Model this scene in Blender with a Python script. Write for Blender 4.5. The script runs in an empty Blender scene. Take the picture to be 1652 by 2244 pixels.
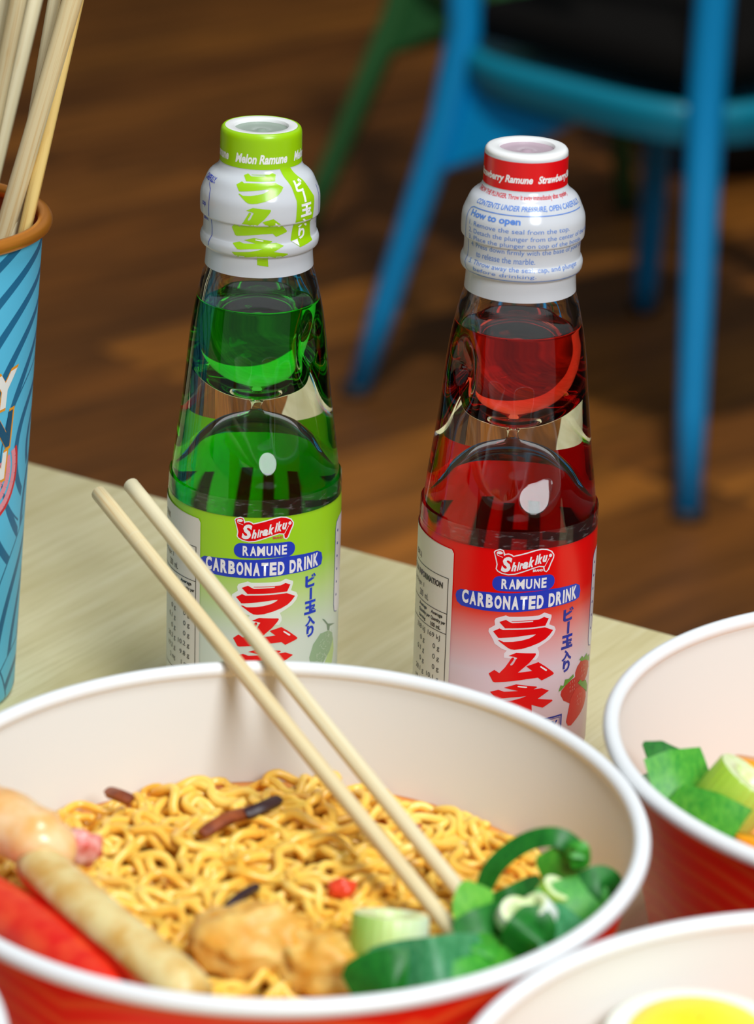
import bpy, bmesh, math, random
from mathutils import Vector, Matrix, noise as mnoise
random.seed(7)
S = bpy.context.scene
COL = S.collection
PI = math.pi

# ---------------------------------------------------------------- camera, world, lights, exposure
FPX, PITCH, ROLL, ZC = 7000.0, math.radians(21.6), math.radians(1.87), 1.215
cam_d = bpy.data.cameras.new('camera')
cam_d.sensor_fit = 'VERTICAL'; cam_d.sensor_height = 36.0
cam_d.lens = FPX / 2244 * 36.0
cam_d.clip_start = 0.05; cam_d.clip_end = 60
cam_d.dof.use_dof = True; cam_d.dof.focus_distance = 1.02; cam_d.dof.aperture_fstop = 12.0
cam = bpy.data.objects.new('camera', cam_d); COL.objects.link(cam)
CAMROT = Matrix.Rotation(PI / 2 - PITCH, 3, 'X') @ Matrix.Rotation(ROLL, 3, 'Z')
cam.matrix_world = Matrix.Translation((0, 0, ZC)) @ CAMROT.to_4x4()
S.camera = cam

world = bpy.data.worlds.new('world'); S.world = world; world.use_nodes = True
bg = world.node_tree.nodes['Background']
bg.inputs[0].default_value = (0.95, 0.97, 1.0, 1); bg.inputs[1].default_value = 0.27

def lamp(name, kind, loc, target, power, size, color=(1, 1, 1)):
    d = bpy.data.lights.new(name, kind); d.energy = power; d.color = color
    if kind == 'AREA': d.shape = 'DISK'; d.size = size
    else: d.shadow_soft_size = size
    o = bpy.data.objects.new(name, d); COL.objects.link(o); o.location = loc
    o.rotation_euler = (Vector(target) - Vector(loc)).to_track_quat('-Z', 'Y').to_euler()
    return o
lamp('softbox_key', 'AREA', (0.50, -0.12, 1.68), (0.0, 0.88, 0.82), 14.5, 0.50, (0.93, 0.97, 1.0))
lamp('softbox_overhead', 'AREA', (0.22, 0.72, 2.15), (0.0, 0.95, 0.80), 11.0, 0.50, (0.93, 0.97, 1.0))
sp_ = lamp('chair_fill_spot', 'SPOT', (0.25, 1.9, 2.9), (0.3, 3.75, 0.15), 300.0, 0.12, (1.0, 0.88, 0.70))  # added fill that brightens the chair fronts and the floor behind
sp_.data.spot_size = math.radians(78); sp_.data.spot_blend = 0.7

S.view_settings.view_transform = 'Standard'; S.view_settings.look = 'None'
S.view_settings.gamma = 1.0; S.view_settings.use_curve_mapping = False
S.view_settings.exposure = 0.0
cy = S.cycles
cy.max_bounces = 20; cy.transmission_bounces = 18; cy.glossy_bounces = 10; cy.diffuse_bounces = 4
cy.transparent_max_bounces = 16; cy.volume_bounces = 0
cy.caustics_refractive = True; cy.caustics_reflective = False
cy.sample_clamp_indirect = 6.0; cy.blur_glossy = 0.4
cy.use_denoising = True

# ---------------------------------------------------------------- helpers
def lin(c):
    return tuple(((v / 255) / 12.92 if v / 255 <= 0.04045 else ((v / 255 + 0.055) / 1.055) ** 2.4) for v in c) + (1.0,)

def at(px, py, z):
    """point of the plane at height z seen at a place of the photograph"""
    d = CAMROT @ Vector(((px - 826) / FPX, -(py - 1122) / FPX, -1.0))
    t = (z - ZC) / d.z
    return Vector((0, 0, ZC)) + d * t

class NT:
    def __init__(s, name):
        s.m = bpy.data.materials.new(name); s.m.use_nodes = True
        s.t = s.m.node_tree; s.t.nodes.clear()
        s.out = s.n('ShaderNodeOutputMaterial')
    def n(s, typ, **kw):
        nd = s.t.nodes.new(typ)
        for k, v in kw.items(): setattr(nd, k, v)
        return nd
    def set(s, sock, v):
        if isinstance(v, bpy.types.NodeSocket): s.t.links.new(v, sock)
        else: sock.default_value = v
    def math(s, op, a, b=None, c=None):
        nd = s.n('ShaderNodeMath', operation=op); s.set(nd.inputs[0], a)
        if b is not None: s.set(nd.inputs[1], b)
        if c is not None: s.set(nd.inputs[2], c)
        return nd.outputs[0]
    def mix(s, f, a, b):
        nd = s.n('ShaderNodeMix', data_type='RGBA'); s.set(nd.inputs[0], f); s.set(nd.inputs[6], a); s.set(nd.inputs[7], b)
        return nd.outputs[2]
    def ramp(s, f, *stops):
        nd = s.n('ShaderNodeValToRGB'); e = nd.color_ramp.elements
        while len(e) < len(stops): e.new(0.5)
        for i, (p, c) in enumerate(stops): e[i].position = p; e[i].color = c
        s.set(nd.inputs[0], f); return nd.outputs[0]
    def coord(s, which='Object', scale=None, rot=None):
        o = s.n('ShaderNodeTexCoord').outputs[which]
        if scale is None and rot is None: return o
        mp = s.n('ShaderNodeMapping'); s.set(mp.inputs[0], o)
        if scale: mp.inputs['Scale'].default_value = scale
        if rot: mp.inputs['Rotation'].default_value = rot
        return mp.outputs[0]
    def noise(s, vec, scale, detail=3, rough=.5):
        nd = s.n('ShaderNodeTexNoise'); s.set(nd.inputs['Vector'], vec)
        nd.inputs['Scale'].default_value = scale; nd.inputs['Detail'].default_value = detail; nd.inputs['Roughness'].default_value = rough
        return nd.outputs[0]
    def bsdf(s, color, rough=.5, spec=.5, **kw):
        b = s.n('ShaderNodeBsdfPrincipled'); s.set(b.inputs['Base Color'], color); s.set(b.inputs['Roughness'], rough)
        b.inputs['Specular IOR Level'].default_value = spec
        for k, v in kw.items(): s.set(b.inputs[k.replace('_', ' ')], v)
        return b
    def bump(s, b, h, strength=.3, dist=.001):
        nd = s.n('ShaderNodeBump'); nd.inputs['Strength'].default_value = strength; nd.inputs['Distance'].default_value = dist
        s.set(nd.inputs['Height'], h); s.t.links.new(nd.outputs[0], b.inputs['Normal'])
    def done(s, sh):
        s.t.links.new(sh if isinstance(sh, bpy.types.NodeSocket) else sh.outputs[0], s.out.inputs[0]); return s.m

def plain(name, c, rough=.5, spec=.5, c2=None, nscale=60, bump=0, bdist=.0005, **kw):
    t = NT(name)
    if c2 is not None:
        f = t.noise(t.coord(), nscale)
        col = t.mix(t.ramp(f, (.35, (0, 0, 0, 1)), (.65, (1, 1, 1, 1))), lin(c), lin(c2))
    else:
        f = t.noise(t.coord(), nscale)
        col = t.mix(t.math('MULTIPLY', f, .12), lin(c), lin(tuple(v * .8 for v in c)))
    b = t.bsdf(col, rough, spec, **kw)
    if bump: t.bump(b, f, bump, bdist)
    return t.done(b)

def new_obj(name, verts, faces, mat, parent=None, smooth=True, mats=None, fmat=None):
    me = bpy.data.meshes.new(name); me.from_pydata([tuple(v) for v in verts], [], faces)
    for m in (mats or [mat]): me.materials.append(m)
    if fmat: me.polygons.foreach_set('material_index', fmat)
    me.polygons.foreach_set('use_smooth', [smooth] * len(me.polygons))
    me.update()
    o = bpy.data.objects.new(name, me); COL.objects.link(o)
    if parent is not None: o.parent = parent
    return o

def thing(name, label, cat, loc=(0, 0, 0), group=None, rot=None):
    o = bpy.data.objects.new(name, None); COL.objects.link(o); o.location = loc; o.empty_display_size = .02
    if rot: o.rotation_euler = rot
    tag(o, label, cat, group); return o
def tag(o, label, cat, group=None, kind=None):
    if label: o['label'] = label
    if cat: o['category'] = cat
    if group: o['group'] = group
    if kind: o['kind'] = kind
    return o

def interp(pts, x):
    """piecewise-linear y(x) over pts sorted by x"""
    if x <= pts[0][0]: return pts[0][1]
    for (a, b), (c, d) in zip(pts, pts[1:]):
        if x <= c: return b + (d - b) * (x - a) / (c - a)
    return pts[-1][1]

def smooth_curve(pts, n):
    """Catmull-Rom through 2-D/3-D points"""
    P = [Vector(p) for p in pts]; P = [P[0] * 2 - P[1]] + P + [P[-1] * 2 - P[-2]]
    out = []
    segs = len(P) - 3
    for i in range(segs):
        p0, p1, p2, p3 = P[i:i + 4]
        for k in range(n):
            t = k / n
            out.append(.5 * ((2 * p1) + (p2 - p0) * t + (2 * p0 - 5 * p1 + 4 * p2 - p3) * t * t + (3 * p1 - p0 - 3 * p2 + p3) * t ** 3))
    out.append(P[-2].copy()); return out

def lathe(profile, seg=96, disp=None, close_bottom=False, close_top=False):
    """profile: list of (r, z); normals point outward when z rises"""
    V, F = [], []
    for r, z in profile:
        for k in range(seg):
            a = 2 * PI * k / seg
            rr = r + (disp(a, z, r) if disp else 0)
            V.append((rr * math.sin(a), -rr * math.cos(a), z))
    for i in range(len(profile) - 1):
        for k in range(seg):
            k2 = (k + 1) % seg
            F.append((i * seg + k, i * seg + k2, (i + 1) * seg + k2, (i + 1) * seg + k))
    if close_bottom: F.append(tuple(reversed(range(seg))))
    if close_top: F.append(tuple((len(profile) - 1) * seg + k for k in range(seg)))
    return V, F

def sweep(pts, radii, seg=8, squash=1.0, caps=True, up=None):
    """tube along points; radii one number or list; squash flattens the section"""
    P = [Vector(p) for p in pts]; n = len(P)
    if not isinstance(radii, (list, tuple)): radii = [radii] * n
    V, F = [], []
    t0 = (P[1] - P[0]).normalized()
    ref = Vector(up) if up else (Vector((0, 0, 1)) if abs(t0.z) < .9 else Vector((1, 0, 0)))
    nrm = (ref - t0 * ref.dot(t0)).normalized()
    for i in range(n):
        t = (P[min(i + 1, n - 1)] - P[max(i - 1, 0)]).normalized()
        nrm = (nrm - t * nrm.dot(t)).normalized(); b = t.cross(nrm)
        for k in range(seg):
            a = 2 * PI * (k + .5) / seg
            V.append(P[i] + b * (math.cos(a) * radii[i]) + nrm * (math.sin(a) * radii[i] * squash))
    for i in range(n - 1):
        for k in range(seg):
            k2 = (k + 1) % seg
            F.append((i * seg + k, i * seg + k2, (i + 1) * seg + k2, (i + 1) * seg + k))
    if caps: F.append(tuple(reversed(range(seg)))); F.append(tuple((n - 1) * seg + k for k in range(seg)))
    return V, F

def merge(*parts):
    V, F = [], []
    for v, f in parts:
        o = len(V); V += [tuple(p) for p in v]; F += [tuple(i + o for i in q) for q in f]
    return V, F

def box(x0, x1, y0, y1, z0, z1):
    V = [(x, y, z) for z in (z0, z1) for y in (y0, y1) for x in (x0, x1)]
    return V, [(0, 2, 3, 1), (4, 5, 7, 6), (0, 1, 5, 4), (1, 3, 7, 5), (3, 2, 6, 7), (2, 0, 4, 6)]

def blob(center, size, nz=.25, freq=2.2, sub=3, seed=0, rot=None):
    bm = bmesh.new(); bmesh.ops.create_icosphere(bm, subdivisions=sub, radius=1)
    V = []
    for v in bm.verts:
        p = v.co.copy(); d = 1 + nz * mnoise.noise(p * freq + Vector((seed * 7.3, seed * 3.1, seed))) + nz * .4 * mnoise.noise(p * freq * 2.7 + Vector((seed, 5, 1)))
        q = Vector((p.x * size[0], p.y * size[1], p.z * size[2])) * d
        if rot: q = rot @ q
        V.append(q + Vector(center))
    F = [tuple(v.index for v in f.verts) for f in bm.faces]; bm.free(); return V, F

def superbox(size, bev, seg=3):
    bm = bmesh.new(); bmesh.ops.create_cube(bm, size=1)
    for v in bm.verts: v.co = Vector((v.co.x * size[0], v.co.y * size[1], v.co.z * size[2]))
    bmesh.ops.bevel(bm, geom=list(bm.edges), offset=bev, segments=seg, profile=.5, affect='EDGES')
    V = [v.co.copy() for v in bm.verts]; F = [tuple(v.index for v in f.verts) for f in bm.faces]; bm.free(); return V, F

def place(VF, M):
    return [M @ Vector(v) for v in VF[0]], VF[1]

def frame_from(a, b, roll=0):
    """matrix whose local z runs from a to b, origin a"""
    q = (Vector(b) - Vector(a)).to_track_quat('Z', 'Y')
    return Matrix.Translation(a) @ q.to_matrix().to_4x4() @ Matrix.Rotation(roll, 4, 'Z')

# ---------------------------------------------------------------- printing: flat shapes wrapped round a turned surface
_tc = {}
def text_shape(body, shear=0.0, bold=0.0):
    key = (body, shear, bold)
    if key not in _tc:
        cu = bpy.data.curves.new('t', 'FONT'); cu.body = body; cu.size = 1; cu.shear = shear; cu.offset = bold; cu.resolution_u = 3
        ob = bpy.data.objects.new('t', cu); COL.objects.link(ob)
        dg = bpy.context.evaluated_depsgraph_get(); dg.update()
        me = bpy.data.meshes.new_from_object(ob.evaluated_get(dg))
        v = [(p.co.x, p.co.y) for p in me.vertices]; f = [tuple(p.vertices) for p in me.polygons]
        bpy.data.objects.remove(ob); bpy.data.curves.remove(cu); bpy.data.meshes.remove(me)
        _tc[key] = (v, f)
    return _tc[key]

class Print:
    """collects flat shapes in millimetres (s along the surface, h up) and wraps them"""
    def __init__(s): s.V, s.F = [], []
    def add(s, v, f):
        o = len(s.V); s.V += list(v); s.F += [tuple(i + o for i in q) for q in f]
    def poly(s, pts): s.add(pts, [tuple(range(len(pts)))])
    def rect(s, x0, x1, y0, y1): s.poly([(x0, y0), (x1, y0), (x1, y1), (x0, y1)])
    def rrect(s, x0, x1, y0, y1, r, n=6):
        p = []
        for cx, cyy, a0 in ((x1 - r, y0 + r, -90), (x1 - r, y1 - r, 0), (x0 + r, y1 - r, 90), (x0 + r, y0 + r, 180)):
            for k in range(n + 1):
                a = math.radians(a0 + 90 * k / n); p.append((cx + r * math.cos(a), cyy + r * math.sin(a)))
        s.poly(p); return s
    def frame(s, x0, x1, y0, y1, w):
        s.rect(x0, x1, y0, y0 + w); s.rect(x0, x1, y1 - w, y1); s.rect(x0, x0 + w, y0, y1); s.rect(x1 - w, x1, y0, y1)
    def ellipse(s, cx, cyy, a, b, n=20): s.poly([(cx + a * math.cos(2 * PI * k / n), cyy + b * math.sin(2 * PI * k / n)) for k in range(n)])
    def line(s, pts, w):
        for (x0, y0), (x1, y1) in zip(pts, pts[1:]):
            d = math.hypot(x1 - x0, y1 - y0) or 1; nx, ny = -(y1 - y0) / d * w / 2, (x1 - x0) / d * w / 2
            s.poly([(x0 - nx, y0 - ny), (x1 - nx, y1 - ny), (x1 + nx, y1 + ny), (x0 + nx, y0 + ny)])
    def text(s, body, x0, x1, y0, y1, shear=0.0, bold=0.0, rise=0.0, mirror=False):
        """text fitted to a box; rise tilts the baseline upward over the width; x1 None keeps the shape's own width"""
        v, f = text_shape(body, shear, bold)
        if not v: return
        ax, bx = min(p[0] for p in v), max(p[0] for p in v); ay, by = min(p[1] for p in v), max(p[1] for p in v)
        ky = (y1 - y0) / (by - ay); kx = ky if x1 is None else (x1 - x0) / (bx - ax)
        w = kx * (bx - ax)
        out = []
        for px, py in v:
            X = (px - ax) * kx
            if mirror: X = w - X
            out.append((x0 + X, y0 + (py - ay) * ky + rise * X / w))
        s.add(out, f if not mirror else [tuple(reversed(q)) for q in f])
    def build(s, name, mat, parent, rfun, rref, eps, ds=1.6, dh=None, inward=False):
        bm = bmesh.new()
        vs = [bm.verts.new((x, y, 0)) for x, y in s.V]
        for q in s.F:
            try: bm.faces.new([vs[i] for i in q])
            except ValueError: pass
        big = [f for f in bm.faces if len(f.verts) > 4]
        if big: bmesh.ops.triangulate(bm, faces=big)
        bmesh.ops.recalc_face_normals(bm, faces=list(bm.faces))
        for f in bm.faces:
            if f.normal.z < 0: f.normal_flip()
        xs = [v.co.x for v in bm.verts]; ys = [v.co.y for v in bm.verts]
        def cut(lo, hi, step, axis):
            k = math.floor(lo / step) + 1
            while k * step < hi:
                p = [0, 0, 0]; p[axis] = k * step; n = [0, 0, 0]; n[axis] = 1
                bmesh.ops.bisect_plane(bm, geom=list(bm.verts) + list(bm.edges) + list(bm.faces), plane_co=p, plane_no=n, dist=1e-5)
                k += 1
        cut(min(xs), max(xs), ds, 0)
        if dh: cut(min(ys), max(ys), dh, 1)
        V = []
        bm.verts.index_update()
        for v in bm.verts:
            a = v.co.x / rref; h = v.co.y / 1000; r = rfun(h) + eps
            V.append((r * math.sin(a), -r * math.cos(a), h))
        F = [tuple(v.index for v in f.verts) for f in bm.faces]
        if inward: F = [tuple(reversed(q)) for q in F]
        bm.free()
        return new_obj(name, V, F, mat, parent)
ART = {
    'RA1': [(-2.62,59.68),(-0.59,60.54),(0.77,59.73),(1.38,59.47),(8.09,59.66),(8.22,60.02),(1.13,60.02),(1.34,60.18),(10.18,60.3),(11.77,60.93),(13.51,60.18),(12.4,57.85),(11.77,57.83),(-0.02,57.62),(-0.68,57.59)],
    'RA2': [(-4.44,56.34),(-2.45,57.48),(-1.32,56.99),(0.89,57.13),(12.3,57.3),(15.32,55.84),(14.15,54.41),(12.69,53.19),(10.61,52.19),(7.81,51.27),(4.79,50.49),(2.54,50.3),(1.35,50.45),(0.28,51.04),(-2.79,53.37),(-2.2,53.46),(-0.99,52.89),(1.97,53.02),(4.65,53.41),(7.06,53.98),(8.57,54.69),(9.25,55.24),(7.61,55.26),(-1.93,54.21),(-2.68,54.23)],
    'MU': [(-5.19,41.68),(-3.45,43.09),(-1.84,42.07),(-0.15,44.11),(0.96,45.94),(1.78,47.41),(2.07,47.63),(2.52,47.58),(2.62,47.17),(2.28,46.44),(1.51,45.3),(1.48,44.89),(1.98,44.86),(2.55,45.46),(3.16,46.76),(3.6,47.48),(2.51,47.82),(0.78,48.18),(3.19,49.23),(9.52,48.68),(9.73,48.28),(9.26,47.44),(7.48,45.41),(5.57,43.75),(4.04,42.34),(8.72,42.64),(6.68,44.38),(7.52,44.67),(10.65,45.48),(13.06,43.73),(15.8,41.42),(16.58,40.6),(16.24,40.18),(12.15,38.89),(10.77,40.07),(6.83,39.91),(-3.04,38.8),(-3.72,38.98)],
    'MUs': [(11.3,43.84),(11.62,43.99),(13.82,42.38),(13.75,41.95),(13.32,42.05),(11.4,43.58)],
    'NE': [(-0.2,37.09),(3.71,38.3),(10.45,37.0),(10.63,36.65),(9.53,36.13),(12.3,36.16),(15.04,34.84),(11.09,32.64),(16.42,31.34),(16.63,30.88),(13.03,29.2),(9.09,30.76),(9.52,25.51),(5.04,26.22),(4.9,30.62),(1.24,29.82),(-1.28,29.48),(-2.78,29.54),(-4.52,31.68),(-0.95,32.13),(2.62,32.62),(5.61,33.43),(7.2,34.02),(1.97,33.69),(-1.29,33.18),(-2.34,33.28),(-4.53,35.37),(-1.88,36.26),(-0.07,35.7),(4.42,35.95)],
    'NEs': [(4.12,37.57),(4.41,37.75),(7.27,37.26),(7.21,36.94),(6.67,36.89),(4.2,37.35)],
    'OUT': [(-4.12,60.0),(-3.72,60.92),(-0.66,62.02),(0.47,61.58),(10.11,61.63),(11.85,62.4),(14.44,61.23),(14.49,60.42),(13.77,58.04),(15.75,57.02),(16.36,55.76),(15.74,54.27),(14.25,52.77),(11.8,51.38),(10.06,50.48),(10.71,48.93),(10.69,47.63),(9.8,46.28),(-0.6,47.47),(-0.66,48.93),(0.18,49.94),(-1.47,50.51),(-3.77,52.12),(-4.36,53.52),(-5.89,56.09),(-5.79,57.07),(-3.91,58.49)],
    'SCO': [(-5.38,83.22),(-4.92,83.87),(-3.42,84.46),(-2.29,84.1),(-1.82,82.86),(-0.73,83.07),(0.25,82.81),(0.82,82.33),(3.97,83.12),(7.47,84.08),(9.64,84.41),(11.61,84.11),(13.37,83.19),(14.33,81.76),(14.23,80.73),(13.31,78.78),(12.63,76.94),(11.75,76.16),(10.8,76.73),(10.58,78.03),(9.23,78.25),(7.07,77.68),(4.28,76.77),(1.53,75.89),(-0.53,75.68),(-2.62,76.08),(-4.04,76.79),(-4.57,77.63),(-4.36,79.15),(-4.79,81.05)],
    'SCI': [(-5.02,83.11),(-4.7,83.59),(-3.4,84.09),(-2.49,83.78),(-2.14,82.17),(-1.54,82.58),(-0.58,82.7),(0.27,82.36),(0.7,81.93),(3.99,82.72),(7.63,83.69),(9.81,84.02),(11.48,83.75),(13.07,82.93),(13.9,81.76),(13.75,80.81),(12.91,78.99),(12.16,77.08),(11.72,76.61),(11.17,76.91),(10.94,78.36),(9.21,78.63),(7.05,78.09),(4.26,77.19),(1.51,76.31),(-0.55,76.08),(-2.5,76.46),(-3.78,77.11),(-4.2,77.74),(-3.98,79.19),(-4.42,81.09)],
    'PIL2': [(-17.66,66.36),(-17.24,67.78),(-15.86,68.79),(-7.85,69.42),(1.38,69.66),(12.61,70.2),(24.08,69.68),(26.18,68.52),(26.74,66.38),(26.22,64.35),(24.25,63.86),(12.97,63.84),(1.68,63.16),(-7.57,63.08),(-15.37,63.26),(-17.07,64.34)],
    'B1': [(29.86,41.03),(33.02,40.24),(37.28,37.88),(37.85,35.74),(36.25,33.65),(33.35,32.25),(29.68,33.87),(26.69,36.15),(26.53,37.93),(27.5,39.65)],
    'B2': [(24.58,36.0),(26.68,36.33),(29.21,35.08),(31.66,32.41),(32.78,30.24),(28.66,28.37),(24.4,27.8),(21.31,29.7),(19.84,32.09),(20.17,33.54),(22.25,35.18)],
    'B3': [(29.89,32.06),(32.73,30.6),(35.69,27.63),(36.08,25.72),(34.78,23.66),(32.27,22.1),(28.24,20.55),(25.76,19.53),(24.17,19.99),(23.07,21.65),(23.42,23.27),(24.13,26.5),(24.66,29.09),(27.09,32.06)],
    'L1': [(28.49,41.7),(30.38,42.47),(31.64,41.3),(34.38,41.94),(35.5,40.19),(37.8,40.26),(38.11,37.7),(33.03,40.15),(30.61,40.58)],
    'L2': [(18.81,33.56),(19.6,35.58),(20.92,35.05),(21.43,37.14),(23.05,36.83),(25.46,37.78),(25.81,36.8),(23.38,35.7),(21.17,34.64),(19.94,33.78)],
    'L3': [(28.42,33.65),(29.97,34.28),(31.59,32.96),(34.79,32.35),(37.23,29.41),(37.1,27.02),(34.35,29.07),(31.03,31.45)],
    'melon': [(31.73,38.79),(34.65,36.79),(35.39,33.91),(33.04,30.96),(29.12,28.56),(27.84,25.99),(22.42,27.76),(21.64,32.29),(23.23,36.54),(26.66,39.31)],
    'mstem': [(27.43,44.39),(28.81,43.71),(31.18,41.35),(36.78,39.38),(32.53,39.99),(32.16,38.63),(30.89,39.1),(30.4,41.21)],
}
# ---------------------------------------------------------------- setting: floor of planks, table
def m_floor(name, c):
    t = NT(name); v = t.coord('Object', (1.2, 14, 8)); f = t.noise(v, 3.0, 5, .6)
    col = t.ramp(f, (.3, lin(tuple(x * .62 for x in c))), (.55, lin(c)), (.8, lin(tuple(min(255, x * 1.3) for x in c))))
    b = t.bsdf(col, .5, .3); t.bump(b, f, .1, .001); return t.done(b)
FLOORM = [m_floor('floor_wood_a', (124, 78, 30)), m_floor('floor_wood_b', (104, 64, 24)), m_floor('floor_wood_c', (132, 84, 31)), m_floor('floor_wood_d', (92, 57, 22))]
V, F = box(-4.5, 5.5, -1.5, 8.5, -.06, -.0235)
floor = new_obj('floor', V, F, plain('subfloor', (40, 24, 14), .8), None, False); tag(floor, None, None, None, 'structure')
pv = superbox((1.498, .1475, .022), .0015, 1)
plank_me = []
for m in FLOORM:
    o = new_obj('plank', pv[0], pv[1], m, floor, False); plank_me.append(o.data); bpy.data.objects.remove(o)
ang = math.radians(43); ca, sa = math.cos(ang), math.sin(ang)
WALLM = plain('wall_paint', (96, 74, 56), .8, .2)
for nm, b in (('wall_back', (-4.5, 5.5, 8.3, 8.5, 0, 3.2)), ('wall_left', (-4.5, -4.3, -1.5, 8.3, 0, 3.2)), ('wall_right', (5.3, 5.5, -1.5, 8.3, 0, 3.2))):
    o = new_obj(nm, *box(*b), WALLM, None, False); tag(o, None, None, None, 'structure')
rp = random.Random(3)
for j in range(-34, 34):
    off = rp.uniform(0, 1.5)
    for i in range(-5, 6):
        u = i * 1.5 + off; w = j * .149
        x, y = 1.0 + u * ca - w * sa, 3.9 + u * sa + w * ca
        if not (1.4 < y < 6.6 and -.25 * y - .5 < x < .25 * y + .6): continue
        o = bpy.data.objects.new('plank', plank_me[rp.choice((0, 0, 1, 1, 2, 3))]); COL.objects.link(o)
        o.parent = floor; o.location = (x, y, -.011); o.rotation_euler = (0, 0, ang)

def m_table():
    t = NT('pale_wood_laminate'); v = t.coord('Object', (9, 150, 60)); f = t.noise(v, 2.2, 6, .62)
    v2 = t.coord('Object', (3, 22, 10)); g = t.noise(v2, 2.0, 3, .5)
    c1 = t.ramp(f, (.25, lin((208, 196, 146))), (.5, lin((226, 215, 168))), (.75, lin((234, 225, 184))))
    c2 = t.mix(t.math('MULTIPLY', t.ramp(g, (.45, (0, 0, 0, 1)), (.7, (1, 1, 1, 1))), .5), c1, lin((194, 178, 118)))
    b = t.bsdf(c2, .42, .35); t.bump(b, f, .08, .0004); return t.done(b)
EDGE_A = math.radians(-31.5)          # direction of the table's far edge
table = thing('table', 'pale wood-grain laminate table that carries the bottles, bowls and cup', 'table', (-.0167, 1.141, 0), None, (0, 0, EDGE_A))
TW = m_table()
sb = superbox((1.5, .85, .028), .0015, 2)
rotm = Matrix.Rotation(PI / 2, 4, 'Z')
to = new_obj('tabletop', [Vector((p.y, p.x, p.z)) for p in superbox((.85, 1.5, .028), .002, 2)[0]], [tuple(reversed(q)) for q in superbox((.85, 1.5, .028), .002, 2)[1]], TW, table, False)
# grain runs across the table: turn the object so that its local x follows the grain
to.rotation_euler = (0, 0, PI / 2); to.location = (.0, -.425, .736)
me = to.data
for v in me.vertices: v.co = Vector((v.co.y, -v.co.x, v.co.z))
me.update()
legm = plain('table_leg_metal', (60, 58, 55), .4)
for sx in (-.66, .66):
    for sy in (-.78, -.07):
        new_obj('leg', *place(superbox((.05, .05, .722), .004, 2), Matrix.Translation((sx, sy, .361))), legm, table, False)

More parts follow.
